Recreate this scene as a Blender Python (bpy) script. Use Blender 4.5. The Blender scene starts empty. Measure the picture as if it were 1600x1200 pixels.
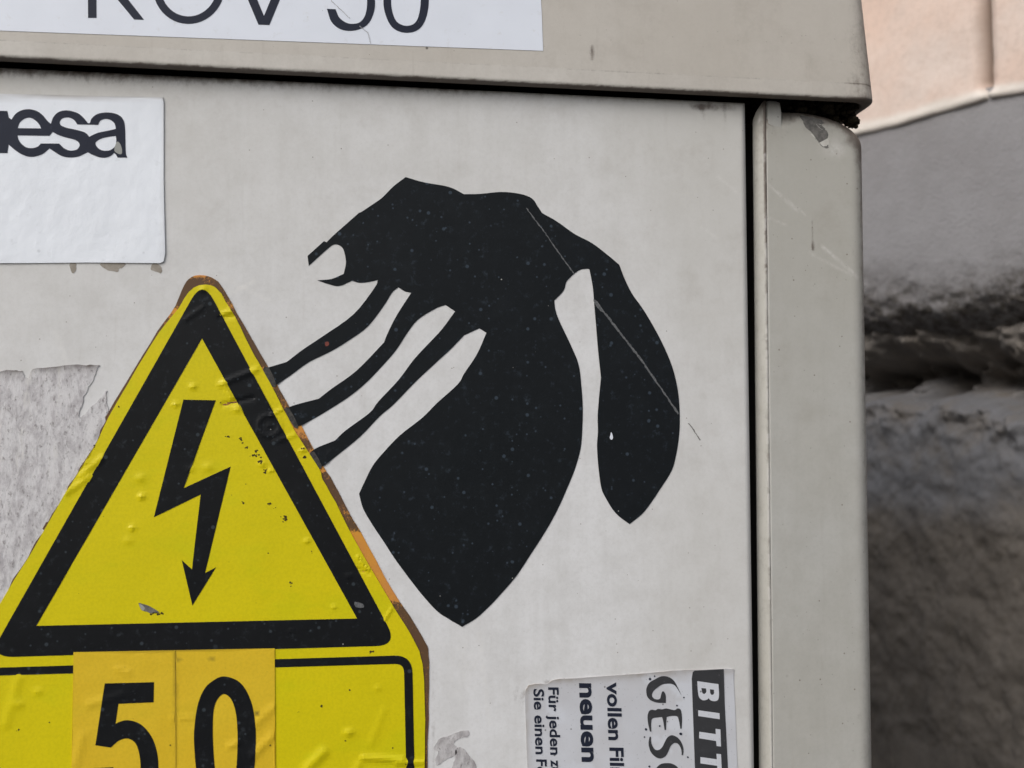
import bpy, bmesh, math, random
import numpy as np
from mathutils import Vector, Matrix
from mathutils.geometry import delaunay_2d_cdt

random.seed(7); rng = np.random.default_rng(7)
R = math.radians
S = bpy.context.scene
COL = S.collection

# ------------------------------------------------------------------ camera
YAW, PITCH, ROLL = 7.2, 3.4, 0.233
CAM = np.array([0.0, -0.5, 1.0])
cam_d = bpy.data.cameras.new('camera'); cam = bpy.data.objects.new('camera', cam_d); COL.objects.link(cam)
Mrot = Matrix.Rotation(R(-YAW), 3, 'Z') @ Matrix.Rotation(R(90 + PITCH), 3, 'X') @ Matrix.Rotation(R(ROLL), 3, 'Z')
cam.matrix_world = Matrix.Translation(Vector(CAM)) @ Mrot.to_4x4()
cam_d.sensor_width = 36; cam_d.lens = 36; cam_d.clip_start = 0.02; cam_d.clip_end = 3000
cam_d.dof.use_dof = True; cam_d.dof.focus_distance = 0.512; cam_d.dof.aperture_fstop = 9.0
S.camera = cam
MR = np.array(Mrot)

# ------------------------------------------------------------------ daylight (bright overcast)
SUN_EL, SUN_AZ = 38, 232      # azimuth clockwise from +Y: behind the camera, a little to the left
world = bpy.data.worlds.new('World'); S.world = world; world.use_nodes = True
wn = world.node_tree; wn.nodes.clear()
wo = wn.nodes.new('ShaderNodeOutputWorld'); wb = wn.nodes.new('ShaderNodeBackground')
sky = wn.nodes.new('ShaderNodeTexSky'); sky.sky_type = 'NISHITA'; sky.sun_disc = False
sky.sun_elevation = R(SUN_EL); sky.sun_rotation = R(SUN_AZ); sky.dust_density = 4.0; sky.air_density = 1.0
hsv = wn.nodes.new('ShaderNodeHueSaturation'); hsv.inputs['Saturation'].default_value = 0.5
wn.links.new(sky.outputs[0], hsv.inputs['Color']); wn.links.new(hsv.outputs[0], wb.inputs['Color'])
wn.links.new(wb.outputs[0], wo.inputs[0]); wb.inputs['Strength'].default_value = 0.10
sd = bpy.data.lights.new('sun', 'SUN'); sd.energy = 1.5; sd.angle = R(40); sd.color = (1.0, 0.99, 0.975)
so = bpy.data.objects.new('sun', sd); COL.objects.link(so)
sdir = Vector((math.sin(R(SUN_AZ)) * math.cos(R(SUN_EL)), math.cos(R(SUN_AZ)) * math.cos(R(SUN_EL)), math.sin(R(SUN_EL))))
so.rotation_euler = sdir.to_track_quat('Z', 'Y').to_euler(); so.location = sdir * 5
S.view_settings.view_transform = 'Standard'; S.view_settings.look = 'None'; S.view_settings.gamma = 1
S.view_settings.use_curve_mapping = False; S.view_settings.exposure = 0.22

# ------------------------------------------------------------------ geometry helpers
def at(px, py, y=0.0):
    """point of the vertical plane at this y that lies under a picture position"""
    d = MR @ np.array([(px - 800) / 1600, -(py - 600) / 1600, -1.0])
    return CAM + d * ((y - CAM[1]) / d[1])
def proj(x, y, z):
    p = np.stack([np.asarray(x, float) - CAM[0], np.asarray(y, float) + 0 * np.asarray(x) - CAM[1], np.asarray(z, float) - CAM[2]], -1)
    c = p @ MR
    return 800 + 1600 * c[..., 0] / -c[..., 2], 600 - 1600 * c[..., 1] / -c[..., 2]
def xz(pts, y=0.0):
    r = []
    for p in pts:
        q = at(p[0], p[1], y); r.append((q[0], q[2]))
    return r
def ragged(pts, a): return [(p[0] + random.uniform(-a, a), p[1] + random.uniform(-a, a)) for p in pts]
def zoomed(pts, ox, oy, s):
    return [(ox + p[0] / s, oy + p[1] / s) + tuple(p[2:]) for p in pts]
def smooth(pts, n=4):
    """closed Catmull-Rom outline; points with a third entry are sharp corners"""
    N = len(pts); out = []
    sharp = [len(p) > 2 for p in pts]
    P = [np.array(p[:2], float) for p in pts]
    for i in range(N):
        a, b = P[i], P[(i + 1) % N]
        p0 = a - (b - a) if sharp[i] else P[i - 1]
        p3 = b + (b - a) if sharp[(i + 1) % N] else P[(i + 2) % N]
        for k in range(n):
            t = k / n
            out.append(tuple(0.5 * (2 * a + (b - p0) * t + (2 * p0 - 5 * a + 4 * b - p3) * t * t + (3 * a - p0 - 3 * b + p3) * t ** 3)))
    return out
def arc_corner(pts, radii, n=6):
    """polygon with rounded corners"""
    N = len(pts); out = []
    for i in range(N):
        p, a, b = (np.array(pts[j % N], float) for j in (i, i - 1, i + 1)); r = radii[i]
        if r <= 0: out.append(tuple(p)); continue
        da = (a - p) / np.linalg.norm(a - p); db = (b - p) / np.linalg.norm(b - p)
        ang = math.acos(np.clip(da @ db, -1, 1)); L = r / math.tan(ang / 2)
        A, B = p + da * L, p + db * L
        for k in range(n + 1):
            t = k / n; out.append(tuple((1 - t) ** 2 * A + 2 * t * (1 - t) * (0.35 * p + 0.65 * p) + t * t * B))
    return out
def smoothstep(a, b, v):
    t = np.clip((np.asarray(v, float) - a) / (b - a), 0, 1); return t * t * (3 - 2 * t)
_tab = rng.random((256, 256))
def vnoise(x, y):
    x = np.asarray(x, float); y = np.asarray(y, float)
    xi = np.floor(x).astype(int); yi = np.floor(y).astype(int); fx = x - xi; fy = y - yi
    fx = fx * fx * (3 - 2 * fx); fy = fy * fy * (3 - 2 * fy)
    g = lambda i, j: _tab[i & 255, j & 255]
    return (g(xi, yi) * (1 - fx) + g(xi + 1, yi) * fx) * (1 - fy) + (g(xi, yi + 1) * (1 - fx) + g(xi + 1, yi + 1) * fx) * fy
def fbm(x, y, o=4):
    s = 0; a = 0.5; x = np.asarray(x, float); y = np.asarray(y, float)
    for k in range(o):
        s = s + a * vnoise(x * 2 ** k + 17 * k, y * 2 ** k + 31 * k); a *= 0.5
    return s / (1 - 0.5 ** o)

def link(o, parent=None):
    COL.objects.link(o)
    if parent is not None: o.parent = parent
    return o
def thing(name, label, cat, loc, group=None):
    o = bpy.data.objects.new(name, None); COL.objects.link(o); o.location = loc; o.empty_display_size = 0.02
    o['label'] = label; o['category'] = cat
    if group: o['group'] = group
    return o
def tag(o, label, cat, group=None):
    o['label'] = label; o['category'] = cat
    if group: o['group'] = group
    return o
def origin_of(p):
    v = Vector((0, 0, 0))
    while p is not None: v = v + Vector(p.location); p = p.parent
    return v
def mesh_obj(name, verts, faces, mat, parent=None, loc=None, smooth_sh=False, attrs=None):
    """verts are world positions; they are stored relative to the thing they belong to"""
    base = np.array(origin_of(parent)) if parent is not None else np.array(loc if loc is not None else (0, 0, 0), float)
    V = np.asarray(verts, float) - base
    me = bpy.data.meshes.new(name)
    me.from_pydata([tuple(v) for v in V], [], [tuple(int(i) for i in f) for f in faces])
    if attrs:
        for k, a in attrs.items():
            at_ = me.attributes.new(k, 'FLOAT', 'POINT'); at_.data.foreach_set('value', np.asarray(a, np.float32).ravel())
    me.materials.append(mat)
    if smooth_sh: me.polygons.foreach_set('use_smooth', np.ones(len(me.polygons), bool))
    me.update()
    o = bpy.data.objects.new(name, me)
    if parent is None: o.location = base
    return link(o, parent)
def grid_faces(nu, nv, flip=False):
    i = np.arange(nu * nv).reshape(nu, nv)
    f = np.stack([i[:-1, :-1], i[1:, :-1], i[1:, 1:], i[:-1, 1:]], -1).reshape(-1, 4)
    return f[:, ::-1] if flip else f

def sheet(name, loops, mat, parent, y0, h, grid=None, hf=None, attrs=None, holes=(), loc=None, extra=None, smooth_sh=False):
    """thin film standing y0..h in front of the plane y=0; loops and holes are lists of world (x, z)"""
    co = []; faces = []; nl = len(loops)
    for L in list(loops) + list(holes):
        if sum(L[i - 1][0] * L[i][1] - L[i][0] * L[i - 1][1] for i in range(len(L))) < 0: L = L[::-1]
        faces.append(list(range(len(co), len(co) + len(L)))); co += [Vector(p) for p in L]
    if grid:
        A = np.array([tuple(c) for c in co]); lo, hi = A.min(0), A.max(0)
        xs = np.arange(lo[0] + grid / 2, hi[0], grid); zs = np.arange(lo[1] + grid / 2, hi[1], grid)
        gx, gz = np.meshgrid(xs, zs)
        gx = gx + (rng.random(gx.shape) - .5) * grid * .2
        inside = np.zeros(gx.shape, bool)
        for L in loops:
            P = np.array(L); ins = np.zeros(gx.shape, bool)
            for i in range(len(P)):
                (xa, za), (xb, zb) = P[i - 1], P[i]
                c = ((za > gz) != (zb > gz)) & (gx < (xb - xa) * (gz - za) / (zb - za + 1e-15) + xa); ins ^= c
            inside |= ins
        co += [Vector((float(a), float(b))) for a, b in zip(gx[inside], gz[inside])]
    if extra is not None: co += [Vector((float(a), float(b))) for a, b in extra]
    v2, e2, f2, ov, oe, of = delaunay_2d_cdt(co, [], faces, 0, 1e-7)
    keep = [f for f, o in zip(f2, of) if o and all(k < nl for k in o)]
    P = np.array([tuple(v) for v in v2])
    hh = np.full(len(P), h, float)
    if hf is not None: hh = hh + hf(P[:, 0], P[:, 1])
    tri = []
    for f in keep:
        a, b, c = P[f[0]], P[f[1]], P[f[2]]
        cr = (b[0] - a[0]) * (c[1] - a[1]) - (b[1] - a[1]) * (c[0] - a[0])
        tri.append(tuple(f) if cr > 0 else tuple(reversed(f)))
    ed = {}
    for f in tri:
        for i in range(len(f)): ed[(f[i], f[(i + 1) % len(f)])] = 1
    bnd = [e for e in ed if (e[1], e[0]) not in ed]
    verts = [(p[0], -q, p[1]) for p, q in zip(P, hh)]
    low = {}
    out = list(tri)
    for a, b in bnd:
        for k in (a, b):
            if k not in low: low[k] = len(verts); verts.append((P[k][0], -y0, P[k][1]))
        out.append((b, a, low[a], low[b]))
    used = sorted({i for f in out for i in f}); ren = {k: i for i, k in enumerate(used)}
    verts = [verts[k] for k in used]; out = [tuple(ren[i] for i in f) for f in out]
    V = np.array(verts)
    at_ = {k: fn(V[:, 0], V[:, 2]) for k, fn in attrs.items()} if attrs else None
    return mesh_obj(name, V, out, mat, parent, loc=loc, attrs=at_, smooth_sh=smooth_sh)

# ------------------------------------------------------------------ material helpers
class G:
    def __init__(s, name):
        s.m = bpy.data.materials.new(name); s.m.use_nodes = True; s.t = s.m.node_tree; s.t.nodes.clear()
        s.out = s.t.nodes.new('ShaderNodeOutputMaterial'); s.b = s.t.nodes.new('ShaderNodeBsdfPrincipled')
        s.t.links.new(s.b.outputs[0], s.out.inputs[0])
        s.co = s.t.nodes.new('ShaderNodeTexCoord').outputs['Object']
    def set(s, sock, v):
        if isinstance(v, bpy.types.NodeSocket): s.t.links.new(v, sock)
        elif isinstance(v, (tuple, list)) and len(v) == 3 and sock.type == 'RGBA': sock.default_value = (*v, 1)
        else: sock.default_value = v
    def math(s, op, a, b=0.0, clamp=False):
        n = s.t.nodes.new('ShaderNodeMath'); n.operation = op; n.use_clamp = clamp
        s.set(n.inputs[0], a); s.set(n.inputs[1], b); return n.outputs[0]
    def mix(s, f, a, b, mode='MIX'):
        n = s.t.nodes.new('ShaderNodeMix'); n.data_type = 'RGBA'; n.blend_type = mode
        s.set(n.inputs[0], f); s.set(n.inputs[6], a); s.set(n.inputs[7], b); return n.outputs[2]
    def scaled(s, sc):
        n = s.t.nodes.new('ShaderNodeMapping'); n.inputs['Scale'].default_value = sc
        s.t.links.new(s.co, n.inputs[0]); return n.outputs[0]
    def noise(s, scale, detail=3, rough=.55, vec=None, dist=0):
        n = s.t.nodes.new('ShaderNodeTexNoise'); n.inputs['Scale'].default_value = scale
        n.inputs['Detail'].default_value = detail; n.inputs['Roughness'].default_value = rough; n.inputs['Distortion'].default_value = dist
        s.t.links.new(vec if vec is not None else s.co, n.inputs['Vector']); return n.outputs[0]
    def ramp(s, f, a, b):
        n = s.t.nodes.new('ShaderNodeMapRange'); n.interpolation_type = 'SMOOTHSTEP'
        s.set(n.inputs[0], f); n.inputs[1].default_value = a; n.inputs[2].default_value = b; return n.outputs[0]
    def spots(s, scale, size, density, vec=None):
        """small scattered dots: cells whose random value passes `density`, radius `size` of a cell"""
        n = s.t.nodes.new('ShaderNodeTexVoronoi'); n.inputs['Scale'].default_value = scale
        s.t.links.new(vec if vec is not None else s.co, n.inputs['Vector'])
        sep = s.t.nodes.new('ShaderNodeSeparateColor'); s.t.links.new(n.outputs['Color'], sep.inputs[0])
        on = s.math('LESS_THAN', sep.outputs[0], density)
        rad = s.math('MULTIPLY', s.math('ADD', sep.outputs[1], .25), size)
        q = s.math('DIVIDE', n.outputs['Distance'], rad)
        return s.math('MULTIPLY', on, s.math('SUBTRACT', 1.0, s.ramp(q, .6, 1.1)))
    def attr(s, name):
        n = s.t.nodes.new('ShaderNodeAttribute'); n.attribute_name = name; return n.outputs['Fac']
    def bump(s, h, dist, strength=1.0):
        n = s.t.nodes.new('ShaderNodeBump'); n.inputs['Distance'].default_value = dist; n.inputs['Strength'].default_value = strength
        s.t.links.new(h, n.inputs['Height']); s.t.links.new(n.outputs[0], s.b.inputs['Normal'])
    def done(s, col, rough=.5, spec=.5):
        s.set(s.b.inputs['Base Color'], col); s.set(s.b.inputs['Roughness'], rough); s.b.inputs['Specular IOR Level'].default_value = spec
        return s.m

def cabinet_paint(name, base, warm, rough=.5, lomix=.5, mott=.2):
    g = G(name)
    lo = g.ramp(g.noise(9, 4, .6), .3, .7)
    fine = g.ramp(g.noise(70, 5, .65), .3, .72)
    streak = g.ramp(g.noise(1, 4, .6, g.scaled((160, 160, 14))), .42, .75)
    c = g.mix(g.math('MULTIPLY', lo, lomix), base, warm)
    c = g.mix(g.math('MULTIPLY', g.ramp(g.noise(520, 4, .75), .40, .75), .13), c, tuple(x * .6 for x in warm))
    c = g.mix(g.math('MULTIPLY', fine, .22), c, tuple(x * .72 for x in warm))
    c = g.mix(g.math('MULTIPLY', streak, .09), c, tuple(x * .66 for x in warm))
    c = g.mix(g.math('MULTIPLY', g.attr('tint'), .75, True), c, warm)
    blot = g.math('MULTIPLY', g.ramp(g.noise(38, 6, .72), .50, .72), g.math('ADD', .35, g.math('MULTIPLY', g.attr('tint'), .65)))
    c = g.mix(g.math('MULTIPLY', blot, mott), c, (.30, .265, .225))
    drip = g.ramp(g.noise(1, 5, .65, g.scaled((230, 230, 22))), .60, .78)
    c = g.mix(g.math('MULTIPLY', drip, mott * .55), c, (.30, .26, .22))
    # grime, with some painted shade, laid by hand through the attribute, broken up by noise
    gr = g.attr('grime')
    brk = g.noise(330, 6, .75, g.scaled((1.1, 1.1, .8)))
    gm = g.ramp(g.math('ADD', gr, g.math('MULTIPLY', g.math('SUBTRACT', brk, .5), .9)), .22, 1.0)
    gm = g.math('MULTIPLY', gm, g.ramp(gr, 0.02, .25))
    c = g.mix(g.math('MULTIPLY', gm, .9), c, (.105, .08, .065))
    ht = g.attr('light')
    c = g.mix(g.math('MULTIPLY', ht, g.ramp(brk, .3, .6)), c, (.78, .77, .75))
    sp = g.spots(160, .085, .5); c = g.mix(g.math('MULTIPLY', sp, .6), c, (.12, .085, .06))
    sp2 = g.spots(380, .12, .3); c = g.mix(g.math('MULTIPLY', sp2, .38), c, (.16, .13, .11))
    sp3 = g.spots(55, .045, .3); c = g.mix(g.math('MULTIPLY', sp3, .8), c, (.05, .04, .035))
    g.bump(g.math('ADD', g.noise(900, 2, .5), g.math('MULTIPLY', g.noise(60, 3, .5), 3.0)), .00006, .6)
    return g.done(c, g.math('ADD', rough - .08, g.math('MULTIPLY', fine, .16)), .35)

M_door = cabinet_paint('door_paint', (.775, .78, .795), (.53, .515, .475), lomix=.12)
M_lid = cabinet_paint('lid_paint', (.575, .55, .51), (.47, .435, .385), lomix=.7, mott=.34)
M_post = cabinet_paint('post_paint', (.505, .505, .485), (.42, .405, .36), mott=.32)

def vinyl(name, c0, speck, rough=.42, amount=1.0):
    g = G(name)
    a = g.ramp(g.noise(55, 5, .75), .45, .8); b = g.ramp(g.noise(230, 5, .75), .54, .74)
    c = g.mix(g.math('MULTIPLY', a, .45 * amount), c0, tuple(x * 1.9 for x in c0))
    c = g.mix(g.math('MULTIPLY', b, .55 * amount), c, speck)
    s1 = g.spots(260, .22, .30); c = g.mix(g.math('MULTIPLY', s1, .8 * amount), c, speck)
    s3 = g.spots(420, .2, .25); c = g.mix(g.math('MULTIPLY', s3, .6 * amount), c, tuple(x * 1.3 for x in speck))
    s2 = g.spots(170, .05, .2); c = g.mix(s2, c, (.45, .45, .43))
    g.bump(g.noise(320, 3, .6), .00005, .5)
    return g.done(c, g.math('ADD', rough - .12, g.math('ADD', g.math('MULTIPLY', b, .2), g.math('MULTIPLY', g.noise(18, 4, .6), .25))), .17)
M_hand = vinyl('black_vinyl', (.0085, .0105, .0125), (.044, .060, .080))
M_ink = vinyl('black_print', (.0095, .0105, .012), (.045, .056, .066), .34, 1.0)

def yellow_film(name, base, deep):
    g = G(name)
    a = g.ramp(g.noise(22, 3, .5), .3, .7); b = g.ramp(g.noise(700, 3, .7), .35, .7)
    c = g.mix(g.math('MULTIPLY', a, .6), base, deep)
    c = g.mix(g.math('MULTIPLY', g.ramp(g.noise(16, 4, .6, g.scaled((1, 1, 2.2))), .5, .66), .4), c, (deep[0] * .86, deep[1] * 1.02, deep[2]))
    c = g.mix(g.math('MULTIPLY', b, .2), c, tuple(x * .62 for x in deep))
    c = g.mix(g.math('MULTIPLY', g.spots(170, .075, .30), .85), c, (.06, .045, .01))
    c = g.mix(g.math('MULTIPLY', g.spots(480, .09, .2), .45), c, (.14, .1, .02))
    c = g.mix(g.attr('grime'), c, (.05, .04, .02))
    g.bump(g.math('ADD', g.noise(480, 3, .6), g.math('MULTIPLY', g.noise(90, 2, .5), 3.5)), .00007, .6)
    return g.done(c, .4, .3)
M_yellow = yellow_film('yellow_film', (.72, .605, .004), (.655, .565, .003))
M_amber = yellow_film('amber_film', (.76, .53, .028), (.72, .47, .02))

def make_orange():
    g = G('faded_orange_film')
    n = g.noise(1000, 5, .8); gr = g.attr('grime')
    c = g.mix(g.ramp(g.noise(60, 3), .3, .7), (.66, .30, .035), (.60, .25, .06))
    gm = g.ramp(g.math('ADD', gr, g.math('MULTIPLY', g.math('SUBTRACT', n, .5), 2.4)), .35, .75)
    c = g.mix(g.math('MULTIPLY', gm, .9), c, (.055, .038, .028))
    g.bump(n, .0001, .6)
    return g.done(c, .6, .3)
M_orange = make_orange()

def paper(name, base, speck, density=.3, sc=1.0, rough=.45, bump=.00008):
    g = G(name)
    c = g.mix(g.math('MULTIPLY', g.ramp(g.noise(35, 4), .3, .7), .3), base, tuple(x * .86 for x in base))
    c = g.mix(g.math('MULTIPLY', g.ramp(g.noise(500 * sc, 4, .7), .58, .8), .45), c, speck)
    c = g.mix(g.math('MULTIPLY', g.spots(420 * sc, .13, density), .6), c, speck)
    c = g.mix(g.math('MULTIPLY', g.spots(130, .06, density), .8), c, (.1, .1, .11))
    c = g.mix(g.attr('grime'), c, (.33, .29, .25))
    g.bump(g.noise(130, 4, .6), bump, .5)
    return g.done(c, rough, .4)
M_plate = paper('white_plate', (.74, .78, .86), (.55, .55, .55), .08, .4)
M_silver = paper('silver_white_label', (.86, .90, .96), (.60, .63, .67), .1, .35, .3, .0006)
M_newsprint = paper('speckled_label_paper', (.63, .65, .70), (.20, .21, .25), .75, 1.5, .6)
M_navy = vinyl('dark_blue_ink', (.018, .022, .038), (.04, .045, .07), .5, .4)
M_grey_ink = vinyl('grey_ink', (.042, .043, .047), (.09, .09, .1), .6, .6)
M_grey = G('worn_grey'); M_grey = M_grey.done((.32, .33, .31), .7)
def residue_mat(name='sticker_residue_paper'):
    g = G(name)
    v = g.scaled((1.5, 1.5, .8))
    a = g.noise(110, 6, .75, v, .3); b = g.noise(330, 6, .78, v)
    c = g.mix(g.ramp(a, .4, .68), (.68, .67, .68), (.42, .40, .415))
    c = g.mix(g.math('MULTIPLY', g.ramp(b, .53, .68), .8), c, (.17, .15, .15))
    c = g.mix(g.math('MULTIPLY', g.ramp(g.noise(45, 5, .7, g.scaled((2.2, 2.2, .5))), .55, .63), .8), c, (.66, .645, .63))
    c = g.mix(g.attr('grime'), c, (.12, .1, .09))
    g.bump(g.math('ADD', b, a), .0004, .8)
    return g.done(c, .85, .2)
M_residue = residue_mat()
def simple(name, a, b, sc, rough=.8, bump=.0, spec=.3):
    g = G(name); n = g.noise(sc, 5, .65)
    if bump: g.bump(n, bump, .8)
    return g.done(g.mix(g.ramp(n, .3, .7), a, b), rough, spec)
M_dark = simple('dark_interior', (.012, .011, .01), (.02, .018, .016), 40, .9)  # near-black colour paints the shade in the cabinet's hollows
M_debris = simple('dark_dirt', (.014, .012, .008), (.045, .036, .024), 500, .95, .0006, .1)
M_scr = simple('pale_scratch', (.16, .165, .17), (.07, .075, .08), 900, .7)
M_crack = simple('hairline_crack', (.34, .34, .36), (.44, .44, .46), 300, .6)
M_glue = simple('brown_glue', (.27, .24, .2), (.36, .33, .29), 300, .6)
M_chip = simple('bare_grey_primer', (.10, .096, .092), (.19, .182, .17), 420, .8)
M_chip_edge = simple('pale_chip_edge', (.62, .61, .57), (.5, .48, .44), 300, .75)
M_ground = simple('pavement', (.075, .073, .07), (.05, .05, .05), 6, .9, .002)
M_mortar = simple('dark_mortar', (.20, .17, .14), (.13, .115, .10), 90, .95, .002)

def stone_mat():
    g = G('peach_sandstone')
    a = g.noise(11, 5, .6); b = g.noise(160, 5, .7)
    c = g.mix(g.ramp(a, .3, .72), (.625, .53, .475), (.65, .495, .415))
    c = g.mix(g.math('MULTIPLY', g.ramp(b, .4, .75), .5), c, (.50, .39, .33))
    c = g.mix(g.attr('edge'), c, (.70, .645, .59))
    c = g.mix(g.attr('stain'), c, (.27, .2, .16))
    g.bump(b, .0015, .5)
    return g.done(c, .9, .2)
M_stone = stone_mat()
def plaster_mat():
    g = G('grey_plaster')
    a = g.noise(14, 5, .6); b = g.noise(300, 4, .7)
    c = g.mix(g.ramp(a, .3, .7), (.265, .26, .268), (.23, .223, .228))
    c = g.mix(g.math('MULTIPLY', g.ramp(b, .45, .75), .3), c, (.2, .19, .19))
    rgh = g.attr('rough')
    c = g.mix(g.math('MULTIPLY', rgh, g.math('ADD', .35, g.math('MULTIPLY', .65, g.ramp(g.noise(75, 6, .78), .38, .6)))), c, (.075, .066, .058))
    c = g.mix(g.math('MULTIPLY', g.spots(40, .09, .12), .5), c, (.12, .11, .11))
    g.bump(g.math('ADD', b, g.noise(60, 4)), .002, .6)
    return g.done(c, .92, .2)
M_plaster = plaster_mat()
def rubble_mat():
    g = G('old_dark_render')
    a = g.noise(24, 5, .62); b = g.noise(120, 5, .7); gy = g.attr('greyness')
    c = g.mix(g.ramp(a, .35, .68), (.195, .172, .148), (.14, .124, .108))
    c = g.mix(g.math('MULTIPLY', gy, g.ramp(a, .2, .6)), c, (.20, .20, .21))
    c = g.mix(g.math('MULTIPLY', g.ramp(b, .5, .72), .3), c, (.06, .054, .047))
    c = g.mix(g.math('MULTIPLY', g.ramp(g.noise(400, 4, .7), .55, .75), .3), c, (.16, .14, .13))
    g.bump(g.math('ADD', g.math('MULTIPLY', a, 1.6), g.math('MULTIPLY', b, .35)), .0022, .6)
    return g.done(c, .95, .15)
M_rubble = rubble_mat()

# ------------------------------------------------------------------ setting
gnd = mesh_obj('ground', [(-600, -600, 0), (600, -600, 0), (600, 600, 0), (-600, 600, 0)], [(0, 1, 2, 3)], M_ground)
gnd['kind'] = 'structure'

# ---- house wall behind the cabinet (runs from behind it, back left, towards the camera on the right)
WANG = R(-(29 - YAW))
WU = np.array([-math.sin(WANG) * 1.0, -math.cos(WANG), 0.0]); WU[0] = -math.sin(WANG)
WN = np.array([WU[1], -WU[0], 0.0])
if WN @ (CAM - np.array([0.3, 0.6, 1])) < 0: WN = -WN
_d = MR @ np.array([(1350 - 800) / 1600, -(690 - 600) / 1600, -1.0]); W0 = CAM + _d * 1.0; W0[2] = 0
def wpt(s, n, z):
    s = np.asarray(s, float); return W0 + s[..., None] * WU + np.asarray(n + 0 * s)[..., None] * WN + np.asarray(z + 0 * s)[..., None] * np.array([0, 0, 1.0])
def onwall(px, py, n=0.0):
    d = MR @ np.array([(px - 800) / 1600, -(py - 600) / 1600, -1.0])
    t = ((W0 + WN * n - CAM) @ WN) / (d @ WN); p = CAM + d * t
    return float((p - W0) @ WU), float(p[2])
wall_base = wpt(np.array(0.0), -0.05, np.array(0.0))
wall = thing('house_wall', 'old house wall of peach stone blocks over grey plaster and dark rough render behind the cabinet', 'wall', wall_base)
edge_px = [(1344, 207), (1403, 194), (1460, 179), (1502, 167), (1536, 154), (1600, 143)]
ew = [onwall(*p) for p in edge_px]
es = np.array([-.9] + [e[0] for e in ew] + [.6]); ez = np.array([ew[0][1] + .004] + [e[1] for e in ew] + [ew[-1][1] - .004])
sj = onwall(1541, 80)[0]; zb = float(np.mean(ez)); STONE_H = .27
def stone_block(s0, s1, zlo, zhi, bottom_curve):
    ns, nz = max(12, int((s1 - s0) / .006)), 46
    ss = s0 + (s1 - s0) * np.linspace(0, 1, ns); tt = np.linspace(0, 1, nz) ** 1.6
    g_s, g_t = np.meshgrid(ss, tt, indexing='ij')
    zl = np.interp(g_s, es, ez) if bottom_curve else zlo + 0 * g_s
    zl = zl + .004 * (fbm(g_s * 30, 0 * g_s + 3) - .5)
    g_z = zl + (zhi - zl) * g_t
    dx = np.minimum(g_s - s0, s1 - g_s); dz = np.minimum(g_z - zl, zhi - g_z)
    r = .012; d = np.minimum(dx, dz)
    nn = .0015 - .012 * np.maximum(.18 * (1 - np.clip(dz / .0035, 0, 1)) ** 2, (1 - np.clip(dx / .006, 0, 1)) ** 1.5 * smoothstep(.002, .012, g_z - zl)) + .003 * (fbm(g_s * 40 + 5, g_z * 40) - .5)
    edge = (1 - smoothstep(.006, .013, g_z - zl + .006 * (fbm(g_s * 60, g_z * 60) - .5))) * (1 if bottom_curve else .3)
    stain = (1 - smoothstep(.001, .008, dx + .004 * (fbm(g_s * 90, g_z * 50) - .5))) * .9 * smoothstep(.010, .018, g_z - zl)
    V = wpt(g_s, nn, g_z).reshape(-1, 3); F = list(map(tuple, grid_faces(ns, nz)))
    # a back and side faces: simple skirt
    idx = np.arange(ns * nz).reshape(ns, nz)
    ring = list(idx[:, 0]) + list(idx[-1, 1:]) + list(idx[-2::-1, -1]) + list(idx[0, -2:0:-1])
    fs = g_s.reshape(-1); fz = g_z.reshape(-1)
    B = wpt(fs[ring], -.05, fz[ring]); n0 = len(V); V = np.vstack([V, B]); k = len(ring)
    F += [(ring[i], n0 + i, n0 + (i + 1) % k, ring[(i + 1) % k]) for i in range(k)]
    z0 = np.zeros(k)
    return mesh_obj('stone_block', V, F, M_stone, wall, smooth_sh=True, attrs={'edge': np.concatenate([edge.ravel(), z0]), 'stain': np.concatenate([stain.ravel(), z0])})
JW = .0014
for (a, b) in ((sj - .50, sj - JW), (sj + JW, sj + .42)):
    stone_block(a, b, zb, zb + STONE_H, True)
for (a, b) in ((sj - .72, sj - .27), (sj - .258, sj + .22), (sj + .232, sj + .6)):
    stone_block(a, b, zb + STONE_H + .012, zb + 2 * STONE_H + .012, False)
for row in range(2, 6):
    for k in range(3):
        a = sj - .74 + k * .47 + (row % 2) * -.1
        stone_block(a, a + .458, zb + row * (STONE_H + .012), zb + row * (STONE_H + .012) + STONE_H, False)
def box_on_wall(name, s0, s1, n0, n1, z0, z1, mat):
    V = [wpt(np.array(float(s)), n, np.array(float(z))) for s in (s0, s1) for n in (n0, n1) for z in (z0, z1)]
    F = [(0, 1, 3, 2), (4, 6, 7, 5), (0, 4, 5, 1), (2, 3, 7, 6), (0, 2, 6, 4), (1, 5, 7, 3)]
    return mesh_obj(name, V, F, mat, wall)
box_on_wall('mortar', -1.0, .75, -.2, -.012, zb + .01, zb + 6 * (STONE_H + .012), M_mortar)
# plaster band: smooth above, crumbling towards its lower edge
lo_px = [(1350, 521), (1400, 520), (1450, 517), (1500, 512), (1545, 505), (1600, 497)]
lw = [onwall(*p) for p in lo_px]; ls = np.array([-.9] + [p[0] for p in lw] + [.7]); lz = np.array([lw[0][1]] + [p[1] for p in lw] + [lw[-1][1]])
ns, nz = 330, 150
g_s, g_t = np.meshgrid(np.concatenate([np.linspace(-1, -.12, 40), np.linspace(-.115, .25, 270), np.linspace(.26, .75, 20)]), np.linspace(0, 1, nz), indexing='ij')
ztop = np.interp(g_s, es, ez) + .01; zlo = np.interp(g_s, ls, lz) + .012 * (fbm(g_s * 45, 0 * g_s + 9.3, 5) - .5)
g_z = zlo + (ztop - zlo) * g_t
dz = g_z - zlo
rg = 1 - smoothstep(.012, .075, dz + .03 * (fbm(g_s * 18, g_z * 18) - .5))
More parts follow.
